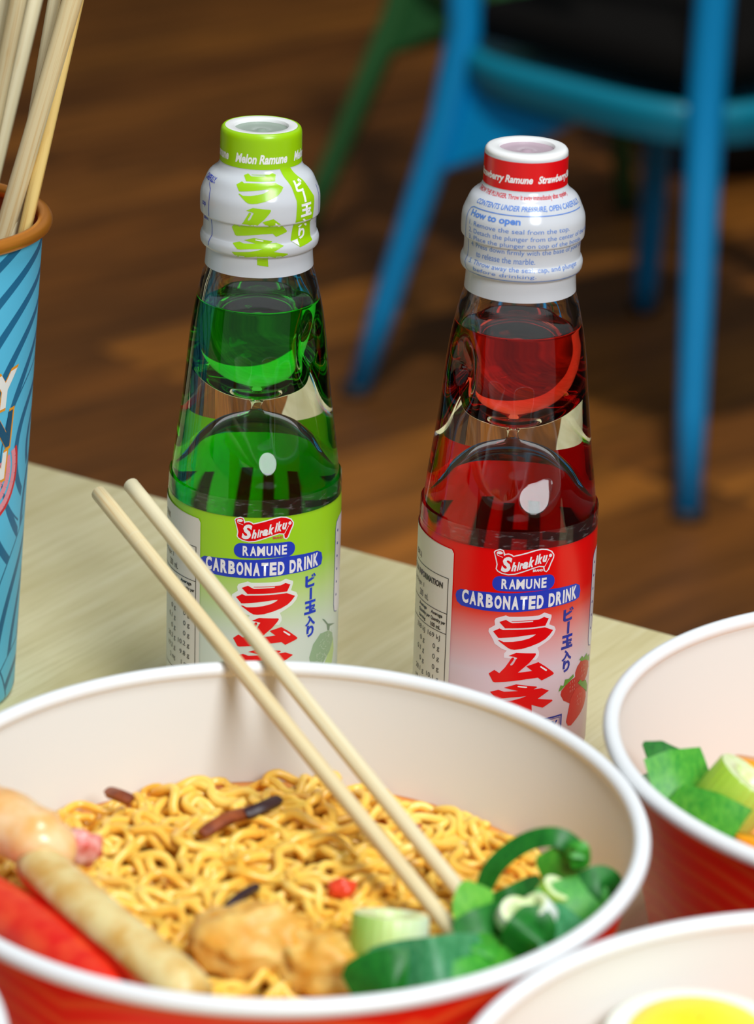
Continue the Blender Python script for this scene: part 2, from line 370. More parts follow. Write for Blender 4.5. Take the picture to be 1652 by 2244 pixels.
# ---------------------------------------------------------------- chairs behind
def make_chair(label, centre, yaw, splay, col, seatcol, group, cushion=None):
    """steel chair; its four feet stand at yaw + 0/90/180/270 degrees, the back between feet 2 (180) and 3 (270)"""
    t = thing('metal_chair', label, 'chair', (centre[0], centre[1], 0), group, (0, 0, yaw))
    mt = plain('chair_paint_' + group[:5].strip(), col, .38, .5); ms = mt
    R0, zs = .35, .396
    top = {0: zs, 1: zs, 2: .86, 3: .86}
    feet = []
    for k in range(4):
        a = k * PI / 2
        d = Vector((math.cos(a), math.sin(a), 0))
        n = 9; pts = []; rad = []
        for i in range(n):
            z = top[k] * i / (n - 1)
            if z < zs: r = R0 - splay * z / zs
            else: r = R0 - splay + .03 * (z - zs) / .4
            pts.append(d * r + Vector((0, 0, z))); rad.append(.0175 + .0075 * min(1, z / zs))
        feet.append(pts)
        new_obj('leg', *sweep(pts, rad, 10, .8), mt, t)
    Ri = R0 - splay
    # seat: rounded square, dished, with a rolled rim and a skirt below
    def outline(e, sc):
        out = []
        for k in range(64):
            a = 2 * PI * k / 64
            # corners of the seat point along the legs (0, 90, ...)
            b = a + PI / 4; c, s_ = math.cos(b), math.sin(b)
            r = sc / ((abs(c) ** e + abs(s_) ** e) ** (1 / e))
            out.append(Vector((r * math.cos(a), r * math.sin(a), 0)))
        return out
    Vt, Ft = [], []
    half = (Ri + .012) * .7071 / (0.5 ** (1 / 4.0)) * .7071 * 1.19
    ring = [(1.0, -.028), (1.02, -.012), (1.03, 0), (1.015, .012), (.97, .014), (.93, .006), (.8, 0), (.5, -.004), (.2, -.005)]
    for sc, dz in ring:
        for p in outline(4.0, half * 1.12 * sc): Vt.append(p + Vector((0, 0, zs + dz)))
    for i in range(len(ring) - 1):
        for k in range(64):
            k2 = (k + 1) % 64; Ft.append((i * 64 + k, i * 64 + k2, (i + 1) * 64 + k2, (i + 1) * 64 + k))
    Ft.append(tuple((len(ring) - 1) * 64 + k for k in range(64)))
    new_obj('seat', Vt, Ft, plain('seat_paint_' + group[:5].strip(), seatcol, .35, .5), t)
    # gusset plates that brace each leg under the seat
    for k in (0, 2):
        a = k * PI / 2; d = Vector((math.cos(a), math.sin(a), 0))
        for sgn in (-1, 1):
            e = Vector((math.cos(a + sgn * 3 * PI / 4), math.sin(a + sgn * 3 * PI / 4), 0))
            b = d * (Ri + .005); th = d.cross(Vector((0, 0, 1))) * .002
            quad = [b + Vector((0, 0, zs - .01)), b + d * (splay * .3) + Vector((0, 0, zs - .135)), b + e * .10 + Vector((0, 0, zs - .085)), b + e * .2 + Vector((0, 0, zs - .02))]
            Vg = [p + th for p in quad] + [p - th for p in quad]
            new_obj('gusset', Vg, [(0, 1, 2, 3), (7, 6, 5, 4), (0, 4, 5, 1), (1, 5, 6, 2), (2, 6, 7, 3), (3, 7, 4, 0)], mt, t, False)
    a, b = feet[2][-1], feet[3][-1]
    out = (Vector((math.cos(PI * 1.25), math.sin(PI * 1.25), 0)))
    new_obj('top_rail', *sweep(smooth_curve([a, a * .5 + b * .5 + out * .04, b], 8), .019, 10), mt, t)
    m0 = (feet[2][4] + feet[3][4]) / 2
    q = frame_from(Vector((a.x + b.x, a.y + b.y, 2 * (zs + .02))) / 2 + out * .01, (a + b) / 2 + out * .035)
    new_obj('back_splat', *place(superbox((.10, .004, .20), .001, 1), Matrix.Translation((a.x / 2 + b.x / 2 + out.x * .03, a.y / 2 + b.y / 2 + out.y * .03, .755)) @ Matrix.Rotation(PI * 1.25 + PI / 2, 4, 'Z')), mt, t, False)
    for p in feet:
        new_obj('foot_cap', *lathe([(.0185, 0), (.019, .004), (.0185, .012)], 12, None, True, True), plain('rubber', (25, 25, 28), .7), t).location = (p[0].x, p[0].y, 0)
    if cushion:
        c = thing('seat_cushion', cushion, 'cushion', (centre[0], centre[1], zs + .02), None, (0, 0, yaw + PI / 4))
        new_obj('cushion_pad', *place(superbox((half * 1.9, half * 1.9, .045), .018, 3), Matrix.Translation((0, 0, .0215))), plain('black_fabric', (7, 7, 8), .9, .1), c)
    return t
make_chair('blue painted metal chair behind the red bottle, splayed legs', (.322, 3.43), 0.0, .110, (0, 136, 205), (0, 118, 150), 'blue chair', 'flat black seat pad lying on the blue metal chair')
make_chair('green painted metal chair farther back behind the blue one', (.218, 3.89), math.radians(-18), .155, (46, 104, 62), (46, 104, 62), 'green chair')
# dark bag on the floor behind the blue chair
bag = thing('dark_bag', 'black soft bag standing on the floor beyond the blue chair', 'bag', (.47, 4.42, 0))
bm_ = plain('bag_cloth', (12, 11, 11), .85, .2)
new_obj('bag_body', *place(blob((0, 0, 0), (.20, .10, .24), .06, 1.5, 3, 4), Matrix.Translation((0, 0, .235))), bm_, bag)
new_obj('handle', *sweep(smooth_curve([(-.08, 0, .42), (-.05, 0, .52), (.05, 0, .52), (.08, 0, .42)], 6), .008, 8), bm_, bag)

# ---------------------------------------------------------------- paper bowls
RZ, RR, TR = .085, .0950, .0023         # rim height above the table, rim radius, roll radius
def wall_r(z): return .0745 + (RR - .0005 - .0745) * z / RZ
def m_bowl_out():
    t = NT('bowl_print'); c = t.coord('Object')
    sp = t.n('ShaderNodeSeparateXYZ'); t.set(sp.inputs[0], c)
    ang_ = t.math('ARCTAN2', sp.outputs[0], sp.outputs[1])
    s_ = t.math('MULTIPLY', ang_, 86.0); h = t.math('MULTIPLY', sp.outputs[2], 1000.0)
    u = t.math('SUBTRACT', t.math('PINGPONG', s_, 38.0), 8.0)
    w = t.math('SUBTRACT', h, 2.0)
    d = t.math('SQRT', t.math('ADD', t.math('MULTIPLY', u, u), t.math('MULTIPLY', w, w)))
    st = t.math('FRACT', t.math('DIVIDE', d, 6.2))
    k = t.ramp(st, (0, (0, 0, 0, 1)), (.58, (0, 0, 0, 1)), (.64, (1, 1, 1, 1)), (.94, (1, 1, 1, 1)), (1, (0, 0, 0, 1)))
    col = t.mix(t.math('MULTIPLY', k, .5), lin((232, 34, 15)), lin((236, 108, 46)))
    return t.done(t.bsdf(col, .38, .4))
def m_lining(name, zoil):
    t = NT(name); c = t.coord('Object'); sp = t.n('ShaderNodeSeparateXYZ'); t.set(sp.inputs[0], c)
    f = t.noise(c, 260, 4, .7)
    z = t.math('ADD', t.math('DIVIDE', t.math('SUBTRACT', zoil, sp.outputs[2]), .006), t.math('MULTIPLY', t.math('SUBTRACT', f, .5), 2.2))
    k = t.ramp(z, (.30, (0, 0, 0, 1)), (.9, (1, 1, 1, 1)))
    col = t.mix(t.math('MULTIPLY', k, .75), lin((221, 219, 213)), lin((232, 168, 78)))
    return t.done(t.bsdf(col, .35, .4))
BOWL_OUT = m_bowl_out(); RIM_W = plain('bowl_rim_white', (232, 234, 234), .4, .4)
LIN1 = m_lining('bowl_lining_oil', .0535); LIN2 = m_lining('bowl_lining_clean', .02)
def make_bowl(label, loc, lining, rot=0):
    t = thing('paper_bowl', label, 'bowl', (loc[0], loc[1], .75), 'white-rimmed paper bowls', (0, 0, rot))
    out = [(.0715, .0), (.0735, .0015)] + [(wall_r(z) + .0004, z) for z in [.003 + i * (RZ - .004) / 10 for i in range(11)]]
    new_obj('outer_wall', *lathe(out, 160), BOWL_OUT, t)
    inn = [(wall_r(z) - .0006, z) for z in [RZ - i * (RZ - .006) / 12 for i in range(13)]] + [(.070, .0035), (.05, .003), (.01, .003)]
    new_obj('lining', *lathe(inn, 160, None, False, True), lining, t)
    rim = [(RR + TR * math.cos(a), RZ + TR * math.sin(a)) for a in [-PI / 2 + 2 * PI * k / 14 for k in range(15)]]
    new_obj('rim', *lathe(rim, 192), RIM_W, t)
    return t
B1 = Vector((-.0238, .7402)); B2 = Vector((.1618, .7998)); B3 = Vector((.1152, .6020)); B4 = Vector((-.1752, .6128))
make_bowl('white-rimmed red paper bowl holding noodles and a pair of chopsticks', B1, LIN1, .4)
make_bowl('paper bowl of greens and orange slices at the right edge', B2, LIN2, 1.2)
make_bowl('paper bowl holding the halved egg in the lower right corner', B3, LIN2, 2.2)
make_bowl('paper bowl of which only a bit of rim shows at lower left', B4, LIN2, 3.0)

# ---------------------------------------------------------------- cup of chopsticks
CUP = Vector((-.1542, .9965)); CH = .1665
def cup_r(z): return .031 + (.0424 - .031) * z / CH
def m_cup():
    t = NT('cup_print'); c = t.coord('Object'); sp = t.n('ShaderNodeSeparateXYZ'); t.set(sp.inputs[0], c)
    ny = t.math('MULTIPLY', sp.outputs[1], -1.0)
    s_ = t.math('MULTIPLY', t.math('ARCTAN2', sp.outputs[0], ny), 38.0); h = t.math('MULTIPLY', sp.outputs[2], 1000.0)
    def rings(cs, ch, per):
        u = t.math('SUBTRACT', s_, cs); w = t.math('SUBTRACT', h, ch)
        d = t.math('SQRT', t.math('ADD', t.math('MULTIPLY', u, u), t.math('MULTIPLY', w, w)))
        st = t.math('FRACT', t.math('DIVIDE', d, per))
        return d, t.ramp(st, (0, (1, 1, 1, 1)), (.27, (1, 1, 1, 1)), (.30, (0, 0, 0, 1)), (.97, (0, 0, 0, 1)), (1, (1, 1, 1, 1)))
    _, k = rings(80.0, 92.0, 10.2)
    for cs, ch, R_, per in ((66.0, 92.0, 30.0, 9.8), (84.0, 66.0, 34.0, 9.8), (100.0, 10.0, 72.0, 10.2), (62.0, -8.0, 30.0, 9.8), (10.0, -10.0, 40.0, 9.8)):
        d, kk = rings(cs, ch, per)
        inside = t.math('LESS_THAN', d, R_)
        k = t.mix(inside, k, kk)
    col = t.mix(k, lin((92, 194, 232)), lin((34, 108, 150)))
    return t.done(t.bsdf(col, .4, .4))
cup = thing('paper_cup', 'blue patterned paper cup with copper rim holding spare chopsticks', 'cup', (CUP.x, CUP.y, .75))
new_obj('cup_wall', *lathe([(.0295, 0), (.0308, .0012)] + [(cup_r(z) + .0003, z) for z in [.003 + i * (CH - .003) / 12 for i in range(13)]], 128), m_cup(), cup)
COPPER = plain('copper_lining', (212, 132, 44), .3, .5, None, 40, Metallic=.6)
new_obj('cup_lining', *lathe([(cup_r(z) - .0005, z) for z in [CH - i * (CH - .006) / 12 for i in range(13)]] + [(.02, .004), (.004, .004)], 96, None, False, True), plain('cup_inside', (150, 62, 26), .45), cup)
new_obj('rim', *lathe([(.0434 + .0025 * math.cos(a), CH + .001 + .0025 * math.sin(a)) for a in [-PI / 2 + 2 * PI * k / 14 for k in range(15)]], 128), COPPER, cup)
def letters(specs, name, mat, eps, grow):
    p = Print()
    for ch, x0, x1, y0, y1, rise in specs: p.text(ch, x0 - grow, x1 + grow, y0 - grow, y1 + grow, .12, .05 + grow * .0, rise)
    p.build(name, mat, cup, cup_r, 38.0, eps, 2.0, 4.0)
YN = [('Y', 32.0, 43.0, 110.5, 122.5, 1.2), ('N', 31.0, 41.6, 96.0, 108.5, 1.0), ('N', 30.0, 39.3, 85.0, 94.5, 1.0)]
letters(YN, 'letter_outline', plain('cup_orange_ink', (240, 160, 40), .4), .00042, .9)
letters([YN[0], YN[2]], 'white_lettering', plain('cup_white_ink', (240, 240, 236), .4), .0005, -.05)
letters([YN[1]], 'blue_lettering', plain('cup_blue_ink', (24, 84, 120), .4), .0005, -.05)
p = Print()
for k, r_ in enumerate((13.5, 10.2, 7.2)):
    pts = [(30.5 + r_ * math.cos(a), 89 + r_ * math.sin(a) * 1.15) for a in [math.radians(-110 + i * 11) for i in range(13)]]
    p.line(pts, 2.4)
p.build('noodle_swirl', plain('cup_pink_ink', (238, 150, 165), .4), cup, cup_r, 38.0, .00038, 2.0, 4.0)
p = Print(); p.line([(30.5 + 15.2 * math.cos(a), 89 + 15.2 * 1.15 * math.sin(a)) for a in [math.radians(-110 + i * 11) for i in range(13)]], 1.2)
p.build('swirl_edge', plain('cup_red_ink', (214, 40, 50), .4), cup, cup_r, 38.0, .00040, 2.0, 4.0)

def m_bamboo(name, c, dark, amt):
    t = NT(name); v = t.coord('Object', (900, 900, 16)); f = t.noise(v, 1.0, 4, .65)
    v2 = t.coord('Object', (300, 300, 55)); g = t.noise(v2, 1.0, 2, .5)
    col = t.mix(t.math('MULTIPLY', t.ramp(f, (.48, (0, 0, 0, 1)), (.70, (1, 1, 1, 1))), amt), lin(c), lin(dark))
    col = t.mix(t.math('MULTIPLY', t.ramp(g, (.66, (0, 0, 0, 1)), (.76, (1, 1, 1, 1))), .35), col, lin(dark))
    b = t.bsdf(col, .5, .3); t.bump(b, f, .12, .0003); return t.done(b)
BAM = [m_bamboo('bamboo_pale', (230, 212, 166), (206, 156, 80), .6), m_bamboo('bamboo_light', (230, 218, 180), (208, 168, 96), .45), m_bamboo('bamboo_golden', (228, 196, 120), (190, 128, 50), .8)]
def chopstick(label, a, b, r0, r1, mat, group, wide=None, seg=14, squash=1.0, roll=0.0, notch=None):
    L = (Vector(b) - Vector(a)).length; n = 24; pts = []; rad = []
    for i in range(n + 1):
        z = L * i / n; r = r0 + (r1 - r0) * i / n
        if wide: r *= 1 + wide[1] * math.exp(-((i / n - wide[0]) / .09) ** 2)
        pts.append((0, 0, z)); rad.append(r)
    # softened ends
    pts = [(0, 0, -.0004)] + pts + [(0, 0, L + .0004)]; rad = [rad[0] * .8] + rad + [rad[-1] * .85]
    V, F = sweep(pts, rad, seg, squash)
    o = new_obj('chopstick', V, F, mat); o.matrix_world = frame_from(a, b, roll)
    tag(o, label, 'chopstick', group)
    for z in (notch or []):
        rz = r0 + (r1 - r0) * z / L
        Vn, Fn = lathe([(rz * 1.0, -.00025), (rz * 1.02, 0), (rz * 1.0, .00025)], 16)
        q = new_obj('node_ring', Vn, Fn, BAM[1], o); q.location = (0, 0, z)
    return o
# the pair in the noodle bowl: each lies on the rim and dips into the noodles
def rim_point(p0, p1, z):
    lo, hi = 0.0, 1.0
    for _ in range(40):
        m = (lo + hi) / 2; q = at(p0[0] + (p1[0] - p0[0]) * m, p0[1] + (p1[1] - p0[1]) * m, z)
        if (q.xy - B1).length > RR: lo = m
        else: hi = m
    return q
def pair(label, top, low, zlow, extra, mat, roll, notch):
    R_ = rim_point(top, low, .835 + TR + .0023); Q = at(low[0], low[1], zlow)
    d = (R_ - Q)
    best = min((abs((s := .8 + i * .002)) and ((lambda c: ((826 + FPX * c.x / -c.z - top[0]) ** 2 + (1122 - FPX * c.y / -c.z - top[1]) ** 2))(CAMROT.transposed() @ (Q + d * s - Vector((0, 0, ZC)))), s) for i in range(900)))[1]
    T = Q + d * best; Q2 = Q - d.normalized() * extra
    return chopstick(label, Q2, T, .0022, .0025, mat, 'chopsticks in the noodle bowl', None, 16, 1.0, roll, notch and [(T - Q2).length - n for n in notch])
pair('left of the two chopsticks lying in the noodle bowl, tip on a leaf', (217, 1081), (1000, 2052), .8185, .004, BAM[0], .3, (.029, .034))
pair('right of the two chopsticks in the noodle bowl, paler, tip behind leaves', (287, 1063), (1019, 1968), .8165, .012, BAM[1], 1.7, (.030, .036))
# spare chopsticks standing in the cup
def cupstick(label, q, top, dy, mat, r0, r1, squash, roll, wide=None):
    Q = at(q[0], q[1], .75 + CH)
    d = CAMROT @ Vector(((top[0] - 826) / FPX, -(top[1] - 1122) / FPX, -1.0)); T = Vector((0, 0, ZC)) + d * ((Q.y + dy) / d.y)
    u = (T - Q).normalized()
    A = Q - u * ((Q.z - .756) / u.z)
    rel = A.xy - CUP; k = cup_r(.01) - .0045
    if rel.length > k:
        r2 = rel.normalized() * k; A = Vector((CUP.x + r2.x, CUP.y + r2.y, .757))
    L = .262; T2 = A + (T - A).normalized() * L
    return chopstick(label, A, T2, r0, r1, mat, 'spare chopsticks in the cup', wide, 10, squash, roll)
cupstick('front chopstick in the cup, flared and leaning right across the others', (-4, 462), (170, -40), -.012, BAM[0], .0026, .0034, .72, .4, (.62, .1))
cupstick('pale chopstick in the cup behind the flared one, nearly upright', (37, 470), (126, -40), .004, BAM[1], .0026, .0036, .6, 1.2)
cupstick('thin golden chopstick at the right of the cup', (60, 485), (170, 0), .016, BAM[2], .0024, .0021, .8, 2.0)
cupstick('chopstick leaning left of the upright one at the frame top', (-62, 330), (84, -30), .006, BAM[1], .0026, .0036, .7, .2)
cupstick('second chopstick from the left at the frame top', (-100, 350), (46, -30), -.006, BAM[0], .0026, .0036, .8, 1.4)
cupstick('leftmost chopstick at the frame top, half out of view', (-128, 340), (12, -30), .0, BAM[1], .0026, .0034, .7, 2.4)
# ---------------------------------------------------------------- two soda bottles of the pinched-neck marble kind
OUTER = [(0.0, 24.5), (.8, 26.2), (2.5, 27.6), (6, 28.2), (12, 28.2), (40, 28.2), (75, 28.2), (80, 28.2), (83.6, 28.05), (88, 27.8), (92, 27.4), (100.3, 26.4), (108.6, 25.25), (116.8, 24.2), (125, 23.3), (131, 22.7), (137.2, 22.05), (145.2, 20.95), (151, 19.8), (157.2, 18.35), (161.5, 17.1), (165, 16.5), (176, 16.3), (186, 15.4), (192, 12)]
INNER_AIR = [(149.5, 17.35), (153, 16.5), (158, 15.0), (164, 13.5), (175, 12.5), (192, 9)]
LEVEL = 149.5
CAVITY = [(149.5, 17.55), (146, 18.1), (142, 18.8), (139, 19.2), (136, 19.35), (133, 19.0), (130.2, 18.2), (127.4, 16.9), (124.8, 15.2), (122.4, 13.1), (120.4, 10.8), (118.8, 8.2), (117.7, 5.6), (117.0, 3.4), (116.3, 1.7), (115.0, 1.2), (113.6, 1.2), (112.6, 1.7), (111.8, 3.4), (110.8, 5.4), (109.3, 7.4), (107.3, 9.2), (104.6, 11.0), (101.2, 13.0), (96.8, 15.0), (92.6, 17.2), (88.8, 19.6), (85.2, 22.0), (81.8, 24.0), (78.4, 25.1), (74, 25.3), (50, 25.3), (14, 25.3), (10, 24.8), (7, 22.5), (5.5, 17), (5, 6), (5, .4)]
SEAL = [(161.2, 17.45), (164.4, 17.2), (166.8, 17.1), (167.5, 17.25), (168.1, 18.3), (169.0, 18.85), (170.7, 19.0), (172.0, 18.6), (172.9, 18.15), (175.5, 18.0), (177.6, 18.1), (178.2, 18.25), (178.7, 18.95), (179.6, 19.1), (182, 19.15), (185.3, 18.95), (188.3, 17.85), (191.1, 16.45), (193.0, 14.2), (194.4, 13.25), (195.8, 12.95), (200, 12.9), (204.9, 12.85)]
SEAL_C = smooth_curve([(h, r, 0) for h, r in SEAL], 5)
SEAL_P = [(p.x / 1000, p.y / 1000) for p in SEAL_C]
def seal_r(h): return interp(SEAL_P, h)
LABEL_R = .0286
def label_r(h): return LABEL_R

def m_glass():
    t = NT('clear_glass'); b = t.n('ShaderNodeBsdfGlass'); b.inputs['Color'].default_value = (.985, .995, .99, 1)
    b.inputs['Roughness'].default_value = 0; b.inputs['IOR'].default_value = 1.5; return t.done(b)
GLASS = m_glass()
def m_highlight_disc():
    t = NT('air_gap'); b = t.n('ShaderNodeBsdfGlass'); b.inputs['Color'].default_value = (1, 1, 1, 1)
    b.inputs['Roughness'].default_value = 0; b.inputs['IOR'].default_value = 1 / 1.5; return t.done(b)
DISC_GAP = m_highlight_disc()  # for the added disc that carries the white highlight
def m_soda(name, sig):
    """soda seen through glass: the wall bends light glass-to-liquid, the free surface air-to-liquid; colour comes from absorption"""
    t = NT(name); b = t.n('ShaderNodeBsdfGlass'); b.inputs['Color'].default_value = (1, 1, 1, 1); b.inputs['Roughness'].default_value = 0
    c = t.coord('Object'); sp = t.n('ShaderNodeSeparateXYZ'); t.set(sp.inputs[0], c)
    topf = t.math('GREATER_THAN', sp.outputs[2], LEVEL / 1000 - .00012)
    t.set(b.inputs['IOR'], t.math('ADD', 1.335 / 1.5, t.math('MULTIPLY', topf, 1.335 - 1.335 / 1.5)))
    v = t.n('ShaderNodeVolumeAbsorption'); mx = max(sig)
    v.inputs['Color'].default_value = tuple(1 - s / mx for s in sig) + (1,); v.inputs['Density'].default_value = mx
    t.t.links.new(v.outputs[0], t.out.inputs['Volume']); return t.done(b)
def m_label(name, stops):
    t = NT(name); c = t.coord('Object'); sp = t.n('ShaderNodeSeparateXYZ'); t.set(sp.inputs[0], c)
    k = t.math('DIVIDE', sp.outputs[2], .0842)
    col = t.ramp(k, *[(p, lin(q)) for p, q in stops])
    b = t.bsdf(col, .22, .45); tr = t.n('ShaderNodeBsdfTranslucent'); t.set(tr.inputs[0], col)
    mx = t.n('ShaderNodeMixShader'); mx.inputs[0].default_value = .12
    t.t.links.new(b.outputs[0], mx.inputs[1]); t.t.links.new(tr.outputs[0], mx.inputs[2]); return t.done(mx)
def m_film():
    t = NT('clear_film'); tr = t.n('ShaderNodeBsdfTransparent'); tr.inputs[0].default_value = (.97, .97, .97, 1)
    g = t.n('ShaderNodeBsdfGlossy'); g.inputs['Roughness'].default_value = .08
    d = t.n('ShaderNodeBsdfDiffuse'); d.inputs[0].default_value = (.8, .8, .8, 1)
    fr = t.n('ShaderNodeFresnel'); fr.inputs[0].default_value = 1.45
    m1 = t.n('ShaderNodeMixShader'); t.set(m1.inputs[0], fr.outputs[0]); t.t.links.new(tr.outputs[0], m1.inputs[1]); t.t.links.new(g.outputs[0], m1.inputs[2])
    f = t.ramp(t.noise(t.coord('Object', (260, 260, 900)), 1.0, 4, .7), (.55, (.01, .01, .01, 1)), (.8, (.22, .22, .22, 1)))
    m2 = t.n('ShaderNodeMixShader'); t.set(m2.inputs[0], f); t.t.links.new(m1.outputs[0], m2.inputs[1]); t.t.links.new(d.outputs[0], m2.inputs[2]); return t.done(m2)
FILM = m_film()
def ink(name, c): return plain(name, c, .25, .45, None, 5)
RED_INK = ink('red_ink', (226, 6, 16)); BLUE_INK = ink('blue_ink', (34, 62, 190)); WHITE_INK = ink('white_ink', (236, 236, 238)); DARK_INK = ink('dark_ink', (40, 34, 34))
CAP_BLUE = ink('cap_blue_ink', (86, 130, 205)); CAP_RED = ink('cap_red_ink', (205, 60, 70)); NAVY = ink('navy_ink', (36, 44, 150))
LEAF_INK = ink('leaf_ink', (98, 150, 50)); BERRY_INK = ink('berry_ink', (205, 24, 24)); MELON_INK = ink('melon_ink', (150, 178, 142)); STEM_INK = ink('stem_ink', (112, 138, 116)); SEED_INK = ink('seed_ink', (236, 170, 160))
def m_seal():
    t = NT('seal_film_white'); b = t.bsdf(lin((234, 238, 244)), .14, .5); tr = t.n('ShaderNodeBsdfTranslucent'); tr.inputs[0].default_value = lin((222, 226, 230))
    mx = t.n('ShaderNodeMixShader'); mx.inputs[0].default_value = .34
    t.t.links.new(b.outputs[0], mx.inputs[1]); t.t.links.new(tr.outputs[0], mx.inputs[2]); return t.done(mx)
SEALW = m_seal(); SEALT = plain('sticker_paper', (226, 222, 212), .4, .3)
PLUGW = plain('plunger_plastic_white', (232, 232, 230), .3, .4)

def soda_bottle(name, label, base, scale, flavour):
    green = flavour == 'melon'
    t = thing(name, label, 'bottle', (base[0], base[1], .75)); t.scale = (scale,) * 3
    K = lambda L: [(r / 1000, h / 1000) for h, r in L]
    daz = math.radians(56 if green else -56); h0 = .1362
    def dent(D):
        def f(a, z, r):
            if not .110 < z < .160: return 0
            da = (a - daz + PI) % (2 * PI) - PI
            return -D * math.exp(-(da * .021 / .0048) ** 2 - ((z - h0) / .0090) ** 2)
        return f
    C = lambda L, n: [(p.y / 1000, p.x / 1000) for p in smooth_curve([(h, r, 0) for h, r in L], n)]
    og = lathe(C(OUTER, 5), 144, dent(.0052), True)
    ig = lathe(C(INNER_AIR, 4), 144, dent(.0078))
    igv = (ig[0], [tuple(reversed(q)) for q in ig[1]])
    top = lathe([(.012, .192), (.009, .192)], 144)
    new_obj('glass_body', *merge(og, igv, top), GLASS, t)
    cv = C(CAVITY, 5); cv = [(max(r, .0003), h) for r, h in reversed(cv)]
    lv, lf = lathe(cv, 144, dent(.0078), True)
    n0 = len(lv) - 144
    for k in range(144): lv[n0 + k] = (lv[n0 + k][0], lv[n0 + k][1], LEVEL / 1000)
    for rr in (.93, .6, .25):
        o = len(lv)
        for k in range(144):
            p = lv[n0 + k]; lv.append((p[0] * rr, p[1] * rr, LEVEL / 1000))
    for j in range(3):
        a0 = n0 + j * 144; b0 = a0 + 144
        for k in range(144):
            k2 = (k + 1) % 144; lf.append((a0 + k, a0 + k2, b0 + k2, b0 + k))
    lf.append(tuple(n0 + 3 * 144 + k for k in range(144)))
    so = new_obj('soda', lv, lf, m_soda(name + '_liquid', (140, 3, 120) if green else (2.0, 110, 130)), t)
    # flat air-gap disc added in the glass, angled to mirror the key softbox
    baz, bh, br, bn = (15, .0985, .0151, Vector((.2244, -.9055, .3602))) if green else (22, .0970, .0158, Vector((.2011, -.9072, .3695)))
    bc = Vector((br * math.sin(math.radians(baz)), -br * math.cos(math.radians(baz)), bh))
    bu = Vector((0, 0, 1)).cross(bn).normalized(); bw = bn.cross(bu)
    V, F = [], []; na = 48
    for off, q in ((-.00012, .0), (-.00012, .93), (-.00006, 1), (.00006, 1), (.00012, .93), (.00012, 0)):
        for k in range(na):
            th = 2 * PI * k / na
            if green: ra, rb, kk = .0026, .0040, 1.0
            else: ra, rb, kk = .0043, .0050, 1 + .62 * math.exp(-((math.degrees(th) - 48) / 24) ** 2)
            V.append(bc + bu * (ra * kk * max(q, .001) * math.cos(th)) + bw * (rb * kk * max(q, .001) * math.sin(th)) + bn * off)
    for i in range(5):
        for k in range(na):
            k2 = (k + 1) % na; F.append((i * na + k, i * na + k2, (i + 1) * na + k2, (i + 1) * na + k))
    new_obj('highlight_disc', V, F, DISC_GAP, t, False)
    # plunger cap: white ring with a sunken clear middle
    ring = [(.0119, .2036), (.0127, .2044), (.0127, .2054), (.0122, .2061), (.0116, .20632), (.0088, .20632), (.0086, .2062), (.0085, .2048)]
    pl = new_obj('plunger_cap', *lathe(ring, 96), PLUGW, t)
    dish = plain('plunger_dish_' + flavour, (138, 152, 138) if green else (168, 146, 156), .25, .5)
    new_obj('dish', *lathe([(.0086, .2052), (.0078, .2048), (.0036, .2045), (.0017, .2046), (.0012, .2051), (.0002, .2052)], 64, None, False, True), dish, pl)
    # shrink seal
    sl = new_obj('shrink_seal', *lathe([(r, h) for h, r in SEAL_P], 144), SEALW, t)
    if green: BAND = ink('lime_ink', (150, 200, 10))
    else: BAND = ink('seal_red_ink', (216, 14, 22))
    bh = [.1953 + i * (.2042 - .1953) / 8 for i in range(9)]
    prof = [(seal_r(h) + .00006, h) for h in bh]
    if green: prof += [(.01285, .2049), (.0126, .2058), (.0121, .2063), (.0116, .2064), (.0114, .2063)]
    new_obj('flavour_band', *lathe(prof, 144), BAND, sl)
    p = Print()
    word, w, gap, s0 = ('Melon Ramune', 17.4, 3.0, -8.0) if green else ('Strawberry Ramune', 21.4, 1.6, -19.6)
    for k in range(-2, 3):
        p.text(word, s0 + k * (w + gap), s0 + k * (w + gap) + w, 197.0, 200.1, .25, .036)
    p.build('band_lettering', WHITE_INK, sl, seal_r, 12.9, .00011, 1.2, 1.2)
    if green:
        p = Print(); kx = .86
        hm = [(25.5, 164.9), (38.3, 174.6), (38.8, 174.8), (49.2, 184.6), (50.3, 185.8), (57.4, 191.9), (61.0, 194.4)]
        ky = lambda h: interp(hm, h)
        for k in ('RA1', 'RA2', 'MU', 'NE'): p.poly([(x * kx - 4.2, ky(h)) for x, h in ART[k]])
        p.build('kana_lettering', BAND, sl, seal_r, 18.7, .00008, 1.2, .8)
        p = Print()
        for k in ('MUs', 'NEs'): p.poly([(x * kx - 4.2, ky(h)) for x, h in ART[k]])
        p.build('kana_highlight', WHITE_INK, sl, seal_r, 18.7, .00013, 1.2, .8)
        p = Print(); p.poly([(9.4, 196.2), (12.2, 190.0), (13.0, 186.0), (12.6, 180), (11.4, 173.2), (14.7, 170.7), (21.2, 171.6), (20.5, 179), (21.6, 186), (18.6, 191.5), (14.8, 196.2)])
        p.build('ribbon', BAND, sl, seal_r, 18.7, .00007, 1.2, .8)
        p = Print()
        for ch, cx, cyy, w_, h_ in (('ビ', 15.6, 190.3, 4.0, 3.6), ('ー', 16.6, 186.8, .8, 3.4), ('玉', 17.0, 182.6, 5.0, 4.2), ('入', 16.4, 178.4, 4.2, 3.2), ('り', 16.0, 174.9, 3.0, 3.6)):
            if ch == 'ー': p.rect(cx - .45, cx + .45, cyy - 1.7, cyy + 1.7)
            else: p.text(ch, cx - w_ / 2, cx + w_ / 2, cyy - h_ / 2, cyy + h_ / 2, 0, .05)
        p.poly([(11.7, 173.0), (14.2, 173.4), (14.4, 171.2)])
